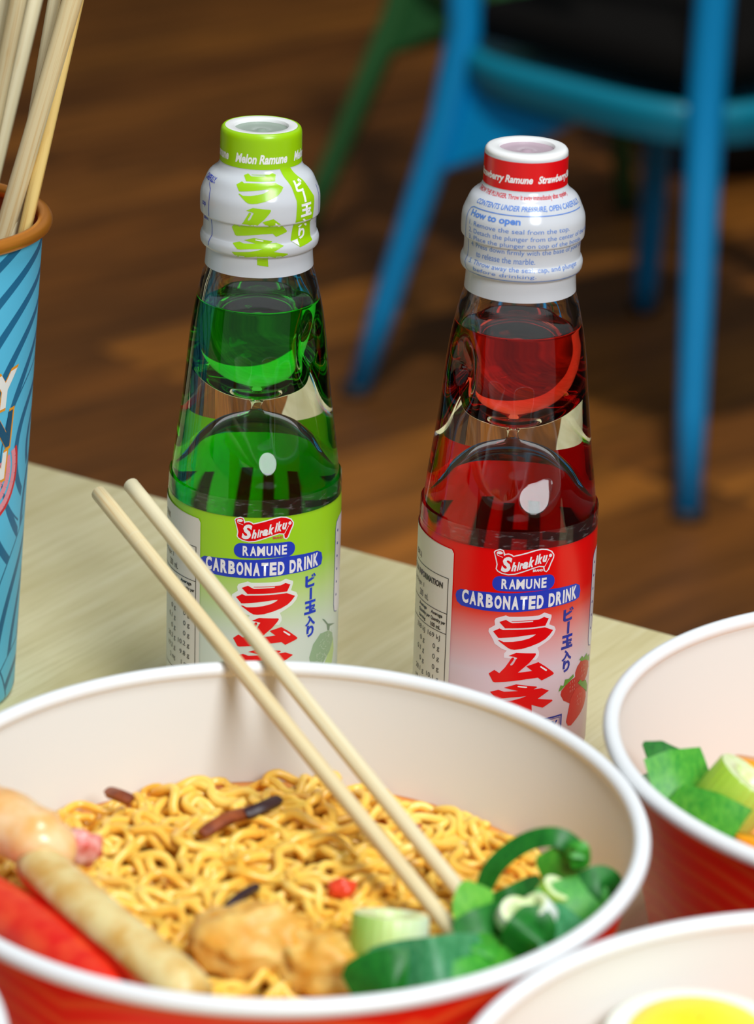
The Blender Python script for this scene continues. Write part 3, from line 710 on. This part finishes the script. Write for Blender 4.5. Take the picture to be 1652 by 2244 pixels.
        p.build('ribbon_lettering', WHITE_INK, sl, seal_r, 18.7, .00013, 1.2, .8)
        p = Print()
        p.line([(-21, 189.3), (-18.6, 187.6), (-17.9, 185), (-17.9, 178), (-17.4, 173), (-18.2, 169.5)], .25)
        p.line([(26.5, 188.5), (25.4, 184), (25.6, 176)], .25)
        p.text('CAREFULLY.', -26, -17.6, 189.6, 191.4, .2, .03)
        p.text('cap', -22.6, -19.9, 181.5, 183.2, 0, .02); p.text('palm', -24.4, -20.0, 176.6, 178.2, 0, .02)
        p.build('seal_notes', BLUE_INK, sl, seal_r, 18.7, .00009, 1.2, .8)['kind'] = 'stuff'
    else:
        p = Print(); p.text('THROW THE PLUNGER. Throw it away immediately after opening.', -26.5, 21.0, 192.6, 194.3, 0, .02)
        p.build('seal_warning', CAP_RED, sl, seal_r, 18.7, .00009, 1.2, .5)
        p = Print(); p.text('CONTENTS UNDER PRESSURE, OPEN CAREFULLY.', -19.8, 24.5, 189.9, 191.6, .25, .02)
        p.text('How to open', -20.2, -1.6, 185.7, 188.3, 0, .035)
        p.text('1. Remove the seal from the top.', -20.0, 14.8, 183.2, 185.1)
        p.text('2. Detach the plunger from the center of the ring.', -20.0, 28.0, 180.9, 182.8)
        p.text('3. Place the plunger on top of the bottle.', -20.0, 21.5, 178.8, 180.6)
        p.text('4. Press down firmly with the base of your palm', -20.0, 27.0, 176.2, 178.2)
        p.text('to release the marble.', -17.2, 3.6, 173.8, 175.7)
        p.text('5. Throw away the seal, cap, and plunger', -20.0, 20.5, 171.0, 172.8)
        p.text('before drinking.', -17.2, 4.0, 169.2, 170.7)
        p.line([(24, 188.9), (-20.2, 188.9), (-21.6, 188.3), (-22.2, 187), (-22.2, 171), (-21.4, 169.3), (-19.8, 168.5), (24, 168.5)], .28)
        p.build('seal_instructions', CAP_BLUE, sl, seal_r, 18.7, .00009, 1.2, .6)
    # wrap-round label
    if green: LM = m_label('melon_label', [(.0, (216, 228, 218)), (.50, (218, 230, 218)), (.68, (196, 226, 140)), (.80, (166, 222, 46)), (1, (164, 222, 34))])
    else: LM = m_label('strawberry_label', [(.0, (228, 190, 192)), (.30, (230, 202, 208)), (.50, (232, 212, 222)), (.62, (236, 170, 170)), (.74, (240, 72, 56)), (.80, (240, 18, 14)), (1, (236, 10, 12))])
    lv_, lf_ = lathe([(LABEL_R, h) for h in [.009 + i * (.0842 - .009) / 24 for i in range(25)]], 192)
    OUT_P = [(h / 1000, r / 1000) for h, r in OUTER]
    def lift(p):                                   # far-side print raised to a made-up height to brighten the drink; follows shoulder
        k = max(0, min(1, (p[1] - .012) / .012)); k = k * k * (3 - 2 * k)
        h = p[2] + k * .0168 * max(0, (p[2] - .05) / .0342)
        f = min(LABEL_R, interp(OUT_P, h) + .0004) / LABEL_R if h > .08 else 1
        return (p[0] * f, p[1] * f, h)
    lb = new_obj('label', [lift(p) for p in lv_], lf_, LM, t)
    new_obj('label_film', *lathe([(LABEL_R + .00002, .0842), (LABEL_R - .0001, .0868), (LABEL_R - .0002, .0902)], 144), FILM, t)
    p = Print(); p.poly(ART['OUT']) 
    if not green: p.build('kana_outline', ink('outline_ink', (232, 222, 228)), lb, label_r, 28.6, .00005)
    else: p.build('kana_outline', ink('outline_ink', (228, 236, 228)), lb, label_r, 28.6, .00005)
    p = Print()
    for k in ('RA1', 'RA2', 'MU', 'NE'): p.poly(ART[k])
    p.build('kana_lettering', RED_INK, lb, label_r, 28.6, .0001)
    p = Print()
    p.poly(ART['SCO'])
    p.build('logo_scroll_edge', WHITE_INK, lb, label_r, 28.6, .00005)
    p = Print(); p.poly(ART['SCI'])
    p.build('logo_scroll', RED_INK, lb, label_r, 28.6, .0001)
    p = Print()
    for k in ('MUs', 'NEs'): p.poly(ART[k])
    p.ellipse(-3.5, 83.15, .95, .5); p.ellipse(12.85, 81.75, .55, .6)
    p.line([(-4.4, 83.0), (-4.2, 82.3), (-2.5, 81.7)], .16); p.line([(12.5, 81.0), (11.0, 78.2)], .18)
    p.text('S', -2.9, .45, 76.75, 81.9, .18, .045)
    for ch, x0, x1, y0, hh in (('h', .25, 1.9, 77.1, 3.1), ('i', 2.0, 2.9, 77.35, 3.0), ('r', 2.75, 4.0, 77.6, 2.3), ('a', 3.75, 5.6, 77.95, 2.35), ('k', 5.6, 7.5, 78.4, 3.5), ('i', 7.65, 8.75, 79.05, 3.3), ('k', 8.5, 10.2, 79.3, 3.4), ('u', 10.2, 11.9, 79.75, 2.3)):
        p.text(ch, x0, x1, y0, y0 + hh, .3, .05)
    p.build('logo_lettering', WHITE_INK, lb, label_r, 28.6, .00015, .8)['kind'] = 'stuff'
    p = Print(); p.text('BRAND', 7.2, 10.5, 76.7, 77.5, .0, .04); p.build('logo_small_lettering', CAP_RED if green else WHITE_INK, lb, label_r, 28.6, .0001)
    p = Print(); p.rrect(-5.4, 14.9, 70.2, 75.3, 2.4); p.poly([(x, h) for x, h in ART['PIL2']])
    p.build('name_plates', BLUE_INK, lb, label_r, 28.6, .00006)
    p = Print()
    for i, ch in enumerate('RAMUNE'):
        x0 = (-2.5, -.15, 2.15, 5.15, 7.75, 10.25)[i]; p.text(ch, x0, x0 + (1.95, 2.1, 2.6, 2.0, 2.0, 1.75)[i], 71.0, 74.4, 0, .035)
    n = 'CARBONATED DRINK'; x = -15.6
    ws = {' ': .5, 'I': .42}; tot = sum(ws.get(c, 1) for c in n); kx = 40.2 / tot
    for i, ch in enumerate(n):
        w = ws.get(ch, 1) * kx; xm = x + w / 2; u = (xm - 4.5) / 20
        if ch != ' ': p.text(ch, x + .14 * kx, x + w - .02 * kx, 64.0 + .55 * u * u, 68.6 + .55 * u * u, 0, .05)
        x += w
    p.build('plate_lettering', WHITE_INK, lb, label_r, 28.6, .00012)
    p = Print()
    for ch, cx, cyy, w_, h_ in (('ビ', 21.4, 59.9, 4.6, 4.6), ('ー', 21.6, 55.2, .9, 4.2), ('玉', 21.5, 50.4, 5.0, 4.8), ('入', 21.6, 45.6, 4.4, 3.8), ('り', 21.7, 41.8, 3.2, 4.2)):
        if ch == 'ー': p.rect(cx - .5, cx + .5, cyy - 2.1, cyy + 2.1)
        else: p.text(ch, cx - w_ / 2, cx + w_ / 2, cyy - h_ / 2, cyy + h_ / 2, 0, .055)
    p.build('side_lettering', BLUE_INK if green else NAVY, lb, label_r, 28.6, .0001)
    # rounded notice panel at the right edge of the view
    p = Print().rrect(35.2, 62, 43, 77, 3.5); p.build('notice_panel', ink('panel_ink', (222, 220, 228)), lb, label_r, 28.6, .00005)
    p = Print(); x0, x1, y0, y1 = 35.2, 62, 43, 77
    p.line([(x0 + 3.5, y0), (x0 + .8, y0 + 1), (x0, y0 + 3.5), (x0, y1 - 3.5), (x0 + .8, y1 - 1), (x0 + 3.5, y1)], .28)
    for i in range(6):
        p.ellipse(37.4, 72.5 - i * 4.6, .5, .5, 8)
    p.build('notice_print', NAVY, lb, label_r, 28.6, .0001)
    if green:
        p = Print(); p.poly(ART['melon']); p.build('melon_picture', MELON_INK, lb, label_r, 28.6, .00006)
        p = Print(); p.poly(ART['mstem']); p.build('melon_stem_picture', STEM_INK, lb, label_r, 28.6, .00007)
        p = Print(); p.poly([(35.6, 35), (36.5, 30), (35, 25.6), (28, 25.6), (31.6, 30.2)]); p.build('melon_slice_picture', ink('slice_ink', (186, 212, 140)), lb, label_r, 28.6, .00005)
        p = Print(); rr = random.Random(5)
        for i in range(70):
            x, h = rr.uniform(22, 35), rr.uniform(26.5, 38.5)
            if ((x - 28.6 - (h - 33) * .55) / 5) ** 2 + ((h - 33) / 6) ** 2 < 1: p.line([(x, h), (x + rr.uniform(-1, 1), h + rr.uniform(-1, 1)), (x + rr.uniform(-1, 1), h + rr.uniform(-1, 1))], .16)
        p.build('melon_netting', ink('netting_ink', (190, 208, 180)), lb, label_r, 28.6, .0001)
    else:
        p = Print()
        for k in ('B1', 'B2'): p.poly(ART[k])
        p.build('berry_picture', ink('berry_dark_ink', (190, 20, 22)), lb, label_r, 28.6, .00006)
        p = Print(); p.poly(ART['B3']); p.build('front_berry_picture', BERRY_INK, lb, label_r, 28.6, .0001)
        p = Print()
        for k in ('L1', 'L2', 'L3'): p.poly(ART[k])
        p.build('berry_leaves_picture', LEAF_INK, lb, label_r, 28.6, .00014)
        p = Print(); rr = random.Random(2)
        for cx, cyy in ((29.5, 27.5), (31.5, 37.0), (25, 33.5)):
            for i in range(9):
                x, h = cx + (i % 3 - 1) * 1.1 + rr.uniform(-.2, .2), cyy + (i // 3 - 1) * 1.5 + rr.uniform(-.3, .3); p.line([(x, h - .35), (x + .2, h + .35)], .14)
        p.build('berry_seeds_picture', SEED_INK, lb, label_r, 28.6, .00018)
        p = Print(); p.frame(-3.5, 20.9, 17.5, 25.3, .55); p.frame(-2.5, 20.0, 18.4, 24.5, .22); p.text('STRAWBERRY', -1.6, 19.2, 20.3, 23.7, 0, .045)
        p.build('flavour_box', NAVY, lb, label_r, 28.6, .0001)
    # print on the far side, seen through the drink
    p = Print(); rr = random.Random(9); x = 58
    while x < 122:
        w = rr.uniform(1.5, 2.6); sl = rr.uniform(-1.2, .2); y0, y1 = rr.uniform(64, 66), rr.uniform(83, 87)
        p.poly([(x, y0), (x + w, y0), (x + w + sl, y1), (x + sl, y1)])
        if rr.random() < .45:
            yy = rr.choice((68.5, 75, 82.5)); p.poly([(x + w * .5, yy - 1.2), (x + w + 3.2, yy - 1.0), (x + w + 3.2, yy + 1.2), (x + w * .5, yy + 1.2)])
        x += w + rr.uniform(2.2, 4.0)
    p.build('far_side_print', ink('back_ink_' + flavour, (14, 40, 16) if green else (60, 6, 8)), lb, lambda h: min(LABEL_R, interp(OUT_P, h) + .0004), 28.6, -.00022, 1.6, None, True)
    # nutrition sticker
    p = Print(); xr = -17.4 if green else -18.8
    p.poly([(-56, 10), (xr, 10), (xr, 80.0), (xr - .8, 81.2), (-30, 81.3), (-36, 82.0), (-56, 82.2)])
    st = p.build('nutrition_sticker', SEALT, t, label_r, 28.6, .00028)
    p = Print(); dx = xr + 18.8; L = lambda a, b_, h: p.line([(a + dx, h), (b_ + dx, h)], .22)
    L(-56, -20.4, 71.0); L(-56, -20.4, 58.8); L(-56, -20.4, 51.8); p.line([(-20.5 + dx, 71.1), (-20.5 + dx, 12)], .25)
    p.text('DRINK' if green else '(BR.)', -41.5 + dx, -36.0 + dx, 76 if green else 72.3, 78 if green else 74.6, 0, .02)
    p.text('NUTRITION INFORMATION', -50 + dx, -22.7 + dx, 66.9, 69.0, 0, .04)
    p.text('Servings per package: 1', -55 + dx, -33 + dx, 63.2, 65.2); p.text('200  mL', -36.2 + dx, -29.8 + dx, 60.1, 62.3)
    for c, xa, xb in ((0, -36.2, -28.4), (1, -28.0, -21.0)):
        p.text('Average', xa + dx, xa + 5.6 + dx, 56.4, 58.0, 0, .03); p.text('Quantity per', xa + dx, xb + dx, 54.4, 56.0, 0, .03)
        p.text('Serving' if c == 0 else '100 mL', xa + dx, xa + 5.0 + dx, 52.4, 53.9, 0, .03)
    rows = [('338 kJ', '169 kJ'), ('0 g', '0 g'), ('0.1 g', '0 g'), ('0 g', '0 g')] + ([('20.3 g', '10.2 g'), ('19.3 g', '9.8 g'), ('2 mg', '1 mg')] if green else [('20.1 g', '10.1 g'), ('19.1 g', '9.6 g'), ('2 mg', '1 mg')])
    for i, (a, b_) in enumerate(rows):
        h = 48.3 - i * 3.62
        for s_, xe in ((a, -31.2), (b_, -23.1)):
            w = .98 * len(s_) + .3; p.text(s_, xe - w + dx, xe + dx, h, h + 2.2)
    p.line([(-56 + dx, 24.0), (-24 + dx, 24.0)], .22)
    p.build('sticker_print', DARK_INK, st, label_r, 28.6, .00036, 1.2)
    return t
soda_bottle('melon_soda_bottle', 'green melon soda bottle with lime-banded white seal, left of the red one', (-.0404, .9817), 1.0, 'melon')
soda_bottle('strawberry_soda_bottle', 'red strawberry soda bottle with red-banded white seal printed with instructions', (.0426, .9597), 1.010, 'strawberry')
# ---------------------------------------------------------------- food
NB = .75                                   # table height
def zfield(x, y):
    q = (Vector((x, y)) - B1).length / .088
    return .8042 + .0075 * (1 - q * q) + .0022 * mnoise.noise(Vector((x * 38, y * 38, 2.0)))
def soup(label, c, z, col, name='soup'):
    r = wall_r(z - NB) - .0011
    o = new_obj(name, *lathe([(.074, -.012), (r - .0002, -.002), (r, 0), (r * .98, -.0003), (r * .6, -.0004), (.002, -.0004)], 128, None, False, True), col)
    o.location = (c.x, c.y, z); tag(o, label, 'soup'); return o
SOUP = plain('oily_broth', (222, 128, 40), .12, .5, (236, 158, 66), 90, .2, .0006)
soup('orange oily broth pooled under the noodles in the nearest full bowl', B1, .8035, SOUP)
soup('orange broth at the bottom of the right-hand bowl of greens', B2, .789, SOUP)
soup('orange broth under the halved egg in the lower right bowl', B3, .806, SOUP)

def m_noodle():
    t = NT('noodle'); c = t.coord(); f = t.noise(c, 55, 3, .6)
    col = t.ramp(f, (.3, lin((236, 168, 50))), (.5, lin((245, 196, 82))), (.75, lin((250, 216, 118))))
    b = t.bsdf(col, .26, .5, Subsurface_Weight=.25); b.inputs['Subsurface Radius'].default_value = (.004, .002, .0008); b.inputs['Subsurface Scale'].default_value = .5
    return t.done(b)
rn = random.Random(21)
VN, FN = [], []
for i in range(560):
    a = rn.uniform(0, 2 * PI); q = .083 * math.sqrt(rn.random())
    x, y = B1.x + q * math.cos(a), B1.y + q * math.sin(a)
    th = rn.uniform(0, 2 * PI); lam = rn.uniform(.014, .023); amp = rn.uniform(140, 300); ph = rn.uniform(0, 2 * PI); drift = rn.uniform(-45, 45)
    lay = rn.uniform(-.0075, .0018); zp = rn.uniform(0, 2 * PI); zl = rn.uniform(.014, .03); za = rn.uniform(.0006, .0024)
    n = rn.randint(26, 56); st = .00135; pts = []
    for k in range(n):
        s = k * st
        th += (amp * math.sin(2 * PI * s / lam + ph) + drift) * st
        nx, ny = x + math.cos(th) * st, y + math.sin(th) * st
        d = Vector((nx, ny)) - B1
        if d.length > .0832:
            nrm = d.normalized(); v = Vector((math.cos(th), math.sin(th)))
            if v.dot(nrm) > 0: v = v - nrm * v.dot(nrm) * 1.2; th = math.atan2(v.y, v.x)
            d = nrm * .0832; nx, ny = B1.x + d.x, B1.y + d.y
        x, y = nx, ny
        e = min(1, k / 5, (n - 1 - k) / 5)
        pts.append((x, y, zfield(x, y) + lay + za * math.sin(2 * PI * s / zl + zp) - .002 * (1 - e)))
    v, f = sweep(pts, rn.uniform(.00125, .00152), 6)
    o = len(VN); VN += v; FN += [tuple(j + o for j in q_) for q_ in f]
o = new_obj('noodles', VN, FN, m_noodle())
tag(o, 'tangled curly yellow noodles filling the nearest full bowl', 'noodles', None, 'stuff')

def P3(L): return [at(*p) for p in L]
def blade(name, label, cat, group, pts, widths, mat, curl=.6, thick=.0005, up=(0, -.45, 1), n=6, taper=(1, 1)):
    """leaf-like strip with a curved section: pts are its centre line"""
    C = smooth_curve(pts, n); N = len(C); m = 7; V, F = [], []
    U = Vector(up).normalized()
    for side in (0, 1):
        for i, p in enumerate(C):
            t = (C[min(i + 1, N - 1)] - C[max(i - 1, 0)]).normalized()
            sd = t.cross(U).normalized(); nn = sd.cross(t).normalized()
            f = i / (N - 1); w = interp(widths, f) / 2
            for k in range(m):
                u = k / (m - 1) * 2 - 1
                a = u * curl
                x = math.sin(a) / curl * w if curl > .01 else u * w
                hgt = (math.cos(a) - 1) / max(curl, .01) * w
                V.append(p + sd * x + nn * (hgt + (thick if side == 0 else 0)))
    o2 = N * m
    for i in range(N - 1):
        for k in range(m - 1):
            a = i * m + k; F.append((a, a + 1, a + m + 1, a + m)); F.append((o2 + a, o2 + a + m, o2 + a + m + 1, o2 + a + 1))
        for k in (0, m - 1):
            a = i * m + k; q = (a, a + m, o2 + a + m, o2 + a); F.append(q if k == 0 else tuple(reversed(q)))
    for i in (0, N - 1):
        for k in range(m - 1):
            a = i * m + k; q = (a, o2 + a, o2 + a + 1, a + 1); F.append(q if i == 0 else tuple(reversed(q)))
    ob = new_obj(name, V, F, mat); ob.data.set_sharp_from_angle(angle=.7); tag(ob, label, cat, group); return ob
def m_leaf(name, c, c2):
    t = NT(name); f = t.noise(t.coord('Object', (700, 260, 420)), 1.0, 4, .65)
    col = t.mix(t.ramp(f, (.35, (0, 0, 0, 1)), (.65, (1, 1, 1, 1))), lin(c), lin(c2))
    return t.done(t.bsdf(col, .42, .4, Subsurface_Weight=.08))
LG = {'dark': m_leaf('leaf_dark', (8, 92, 22), (24, 116, 30)), 'mid': m_leaf('leaf_mid', (34, 138, 34), (74, 164, 46)), 'bright': m_leaf('leaf_bright', (70, 160, 40), (110, 186, 60)), 'blue': m_leaf('leaf_bluish', (34, 118, 66), (70, 146, 96))}
G1 = 'spring onion greens in the noodle bowl'
W = lambda a, *b: [(0, a * .75), (.12, a), (.85, a), (1, a * .8)] if not b else list(b)
for lab, pts, w, m, curl in (
    ('long green onion strip arched in a loop above the greens', [(1052, 1965, .820), (1085, 1897, .829), (1150, 1847, .836), (1215, 1834, .839), (1258, 1858, .836), (1268, 1905, .829)], .0046, 'dark', .5),
    ('bright green onion blade standing upright under the arched strip', [(1207, 1858, .836), (1228, 1905, .829), (1240, 1965, .820)], .0098, 'mid', .5),
    ('light green leaf in front of the right chopstick tip', [(1050, 1940, .8275), (1032, 1988, .8255), (1048, 2042, .8230)], .0086, 'bright', .7),
    ('dark green onion piece right of the left chopstick tip', [(1008, 2064, .8225), (1062, 2034, .8250), (1120, 2014, .8245)], .0100, 'dark', .8),
    ('broad bluish green leaf lying below the chopstick tips', [(800, 2140, .820), (880, 2118, .824), (960, 2108, .827), (1062, 2090, .824)], .0118, 'blue', .7),
    ('very dark green curled leaf at the left end of the greens', [(768, 2172, .817), (815, 2140, .822), (868, 2130, .824), (905, 2150, .821)], .0110, 'dark', .9),
    ('dark green upright loop in the middle of the greens', [(1125, 2088, .822), (1148, 2044, .829), (1172, 2022, .829), (1180, 2070, .823)], .0088, 'dark', .6),
    ('mid green wide leaf running to the right edge of the greens', [(1178, 2002, .8235), (1250, 1976, .8255), (1332, 1956, .8265)], .0112, 'mid', .8),
    ('bluish green leaf between the dark loop and the bowl rim', [(1182, 2082, .8225), (1215, 2042, .8245), (1254, 2000, .8250)], .0104, 'blue', .8),
    ('dark green frilled tip at the far right of the greens', [(1266, 1990, .823), (1290, 1950, .8275), (1320, 1938, .8285), (1340, 1966, .824)], .0090, 'dark', .9),
    ('long green leaf along the front edge of the greens', [(905, 2172, .818), (980, 2158, .822), (1060, 2130, .823), (1140, 2100, .820)], .0092, 'mid', .6),
    ('narrow green stem sliver between two dark leaves', [(1040, 2125, .820), (1058, 2085, .826), (1072, 2040, .823)], .0058, 'mid', .9),
    ('dark flat onion strip behind the light leaf', [(1078, 1992, .817), (1130, 1968, .820), (1190, 1938, .820)], .0066, 'dark', .5),
    ('small green tuft at the top right of the upright blade', [(1255, 1890, .832), (1268, 1862, .838), (1272, 1900, .832)], .0050, 'mid', .8)):
    blade('onion_leaf', lab, 'onion leaf', G1, P3(pts), W(w * 1.12), LG[m], curl * .3, .0004, (0, -1.25, 1))

def onion_slice(label, group, centre, r, h, tilt, cols, wall=.45):
    """thick slice of spring onion: skin, cut faces and a hollow heart"""
    t = thing('onion_slice', label, 'onion slice', centre, group, tilt)
    tt = NT('onion_skin'); c = tt.coord(); sp = tt.n('ShaderNodeSeparateXYZ'); tt.set(sp.inputs[0], c)
    a = tt.math('ARCTAN2', sp.outputs[1], sp.outputs[0])
    rib = tt.math('SINE', tt.math('MULTIPLY', a, 26.0))
    k = tt.math('ADD', tt.math('MULTIPLY', tt.math('DIVIDE', sp.outputs[0], r), .45), .5)
    col = tt.ramp(k, (0, lin(cols[0])), (.45, lin(cols[1])), (1, lin(cols[2])))
    b = tt.bsdf(col, .3, .5, Subsurface_Weight=.15); tt.bump(b, rib, .25, .0004); sk = tt.done(b)
    new_obj('skin', *lathe([(r * .96, -h / 2), (r, -h / 2 + h * .05), (r * 1.02, 0), (r, h / 2 - h * .05), (r * .96, h / 2)], 64), sk, t)
    fl = plain('onion_flesh', (226, 236, 190), .3, .5, (206, 224, 150), 300)
    new_obj('cut_face', *lathe([(r * .96, h / 2), (r * .8, h / 2 + .0002), (r * wall, h / 2 - .0001), (r * (wall - .05), h / 2 - h * .35), (.0003, h / 2 - h * .4)], 48, None, False, True), fl, t)
    new_obj('cut_face', *lathe([(.0003, -h / 2), (r * .96, -h / 2)], 48), fl, t)
    return t
onion_slice('large pale green onion slice standing on the noodles left of the leaves', 'onion slices', at(852, 2062, .8195), .0098, .0138, (math.radians(-20), math.radians(5), .1), ((128, 190, 48), (206, 226, 140), (222, 234, 208)))
onion_slice('small white onion slice among the dark leaves', 'onion slices', at(1128, 2008, .829), .0045, .005, (.5, .3, 0), ((236, 238, 214), (238, 240, 224), (240, 240, 230)))
onion_slice('white onion bit right of the other white slice, below the light slice', 'onion slices', at(1180, 1998, .829), .0040, .006, (.3, -.6, 0), ((232, 234, 210), (240, 240, 226), (240, 240, 230)))
onion_slice('small light green onion slice beside the upright blade', 'onion slices', at(1212, 1958, .826), .0042, .005, (.2, .5, 0), ((150, 196, 50), (170, 206, 70), (190, 216, 100)))

# seafood on the left
pm = plain('prawn_flesh', (240, 176, 104), .22, .5, (246, 208, 160), 120, .25, .0008, Subsurface_Weight=.2)
pr = thing('prawn', 'cooked pale orange prawn at the left edge on the noodles', 'prawn', at(40, 1822, .814))
o0 = pr.location.copy()
v, f = sweep([p - o0 for p in smooth_curve(P3([(-150, 1745, .822), (-70, 1768, .825), (20, 1806, .826), (95, 1846, .825), (140, 1872, .820)]), 6)], [.0070, .0075, .0080, .0084, .0086, .0088, .009, .0091, .009, .0089, .0092, .0096, .0096, .0092, .0090, .0088, .0090, .0092, .0086, .0078, .0076, .0076, .0068, .0056, .0040], 18, .9)
new_obj('prawn_body', [p + p.normalized() * .0007 * mnoise.noise(p * 260) for p in v], f, pm, pr)
new_obj('prawn_tail', *blob(at(178, 1858, .822) - o0, (.0052, .004, .0052), .35, 2, 3, 3), plain('prawn_tail_pink', (240, 196, 186), .2, .5, (214, 84, 70), 200), pr)
CREAM = plain('crab_stick_flesh', (232, 208, 146), .35, .4, (212, 160, 74), 110, .3, .0006, Subsurface_Weight=.15); REDSK = plain('crab_stick_red', (214, 22, 10), .3, .5, (226, 70, 34), 120)
def crab(label, pts, r, flip, whole=False):
    C = smooth_curve(P3(pts), 6); c0 = C[len(C) // 2]
    t = thing('crab_stick', label, 'crab stick', c0 - Vector((0, 0, r)), 'crab sticks')
    L = [p - t.location for p in C]; n = len(L)
    rad = [r * (.80 if i in (0, n - 1) else .95 if i in (1, n - 2) else 1) * (1 + .04 * mnoise.noise(Vector((i * .4, r * 900, 0)))) for i in range(n)]
    v, f = sweep(L, rad, 20, .86); new_obj('flesh', v, f, CREAM, t)
    # the red skin wraps part of the section
    V, F = [], []; seg = 20; ks = list(range(*flip)); m = len(ks)
    for i in range(n):
        for k in ks:
            V.append(L[i] + (v[i * seg + k % seg] - L[i]) * 1.05)
    for i in range(n - 1):
        for j in range(m - 1): F.append((i * m + j, i * m + j + 1, (i + 1) * m + j + 1, (i + 1) * m + j))
    new_obj('red_skin', V, F, REDSK, t)
crab('cream crab stick with red skin edge slanting down to the front rim', [(78, 1890, .8215), (180, 1985, .8235), (300, 2085, .8235), (425, 2185, .8225)], .0070, (11, 21))
crab('red-skinned crab stick half hidden under the cream one at left', [(-80, 1950, .815), (20, 2010, .817), (120, 2085, .817), (250, 2200, .815)], .0078, (-2, 13))
tf = plain('fried_tofu', (222, 152, 48), .4, .4, (240, 196, 110), 110, .5, .001, Subsurface_Weight=.15)
tof = thing('fried_tofu_puff', 'golden fried tofu puff at the front rim of the noodle bowl', 'tofu', at(560, 2120, .808))
new_obj('puff', *blob((0, 0, .007), (.0165, .012, .0095), .3, 2.0, 4, 2), tf, tof)
tof = thing('fried_tofu_puff', 'paler fried tofu puff beside the dark left end of the greens', 'tofu', at(700, 2165, .807))
new_obj('puff', *blob((0, 0, .006), (.012, .010, .0095), .3, 2.3, 4, 8), tf, tof)
MUSH = plain('mushroom_dark', (48, 26, 30), .4, .4); MUSHB = plain('mushroom_brown', (150, 74, 34), .4, .4, (110, 48, 24), 200); PEP = plain('red_pepper', (226, 66, 30), .3, .5)
for lab, pts, w, m in (('dark brown mushroom strip near the back of the noodles', [(538, 1788, .8145), (575, 1772, .8155), (610, 1756, .8150)], .0034, MUSH),
                       ('reddish brown mushroom strip beside the dark one', [(440, 1832, .8140), (492, 1800, .8150), (545, 1782, .8140)], .0036, MUSHB),
                       ('brown mushroom bit at the back left of the noodles', [(238, 1738, .8125), (262, 1746, .8135), (290, 1758, .8130)], .0034, MUSHB),
                       ('thin dark mushroom sliver in the middle of the noodles', [(492, 1998, .8155), (525, 1970, .8165), (562, 1948, .8155)], .0024, MUSH)):
    blade('mushroom_strip', lab, 'mushroom', 'mushroom strips', P3(pts), W(w), m, .4, .0016)
d = new_obj('red_pepper_dice', *blob((0, 0, 0), (.0040, .003, .0028), .3, 1.6, 3, 6), PEP); d.location = at(748, 1946, .8160); tag(d, 'red pepper dice on the noodles left of the chopsticks', 'pepper')
d = new_obj('chilli_flake', *superbox((.0016, .0012, .0008), .0003, 1), plain('chilli', (170, 10, 14), .3)); d.location = at(919, 1810, .8135); tag(d, 'tiny dark red chilli flake between the chopsticks', 'chilli flake')

# right-hand bowl
G2 = 'greens in the right-hand bowl'
for lab, pts, w, m, curl in (
    ('pointed dark green leaf tip at the back of the right bowl', [(1409, 1628, .829), (1440, 1650, .826), (1480, 1672, .823), (1530, 1690, .820)], [(0, .0012), (.3, .0075), (1, .0095)], 'dark', .4),
    ('square bright green onion leaf in the right bowl', [(1424, 1716, .8235), (1485, 1704, .8245), (1552, 1692, .8240)], [(0, .0140), (.5, .0165), (1, .0150)], 'mid', .5),
    ('ribbed green onion leaf at the front rim of the right bowl', [(1472, 1752, .8215), (1545, 1782, .8235), (1620, 1818, .8225)], [(0, .0115), (.5, .0140), (1, .0135)], 'mid', .7),
    ('bluish leaf edge at the left wall of the right bowl', [(1412, 1700, .819), (1435, 1720, .821), (1470, 1760, .818)], [(0, .004), (.5, .006), (1, .006)], 'blue', .6)):
    blade('onion_leaf', lab, 'onion leaf', G2, P3(pts), w, LG[m], curl * .4, .0005, (0, -1.3, 1))
onion_slice('pale green onion chunk with a ringed end at the right edge', 'onion slices', at(1612, 1742, .823), .0098, .0135, (math.radians(8), math.radians(32), .3), ((150, 190, 50), (186, 214, 84), (206, 226, 120)), .5)
car = plain('orange_slice', (250, 164, 20), .3, .5, (244, 140, 14), 150)
for lab, p, r in (('orange vegetable slice behind the onion chunk', at(1662, 1684, .824), .0075), ('orange vegetable slice at the front rim of the right bowl', at(1668, 1856, .819), .0075)):
    o = new_obj('orange_slice', *lathe([(.0003, -.002), (r * .97, -.002), (r, -.0014), (r, .0014), (r * .97, .002), (.0003, .002)], 40), car); o.location = p; o.rotation_euler = (-.3, .2, 0); tag(o, lab, 'vegetable slice', 'orange vegetable slices')
# halved egg, front right
egg = thing('halved_egg', 'halved boiled egg with yellow yolk in the lower right bowl', 'egg', Vector((*at(1535, 2236, .829).xy, .806)))
ew, eh = .0265, .0215
new_obj('egg_white', *lathe([(.0004, .0)] + [(.0225 * math.sin(a) ** .8, .0185 - .0185 * math.cos(a)) for a in [PI / 2 * k / 10 for k in range(1, 11)]] + [(.0215, .0190), (.0165, .0188)], 64), plain('egg_white', (240, 238, 226), .3, .4, None, 60, Subsurface_Weight=.2), egg)
new_obj('yolk', *lathe([(.0172, .0186), (.016, .0202), (.012, .0220), (.006, .0232), (.0004, .0235)], 64), plain('egg_yolk', (244, 222, 34), .35, .4, (248, 232, 70), 60), egg)
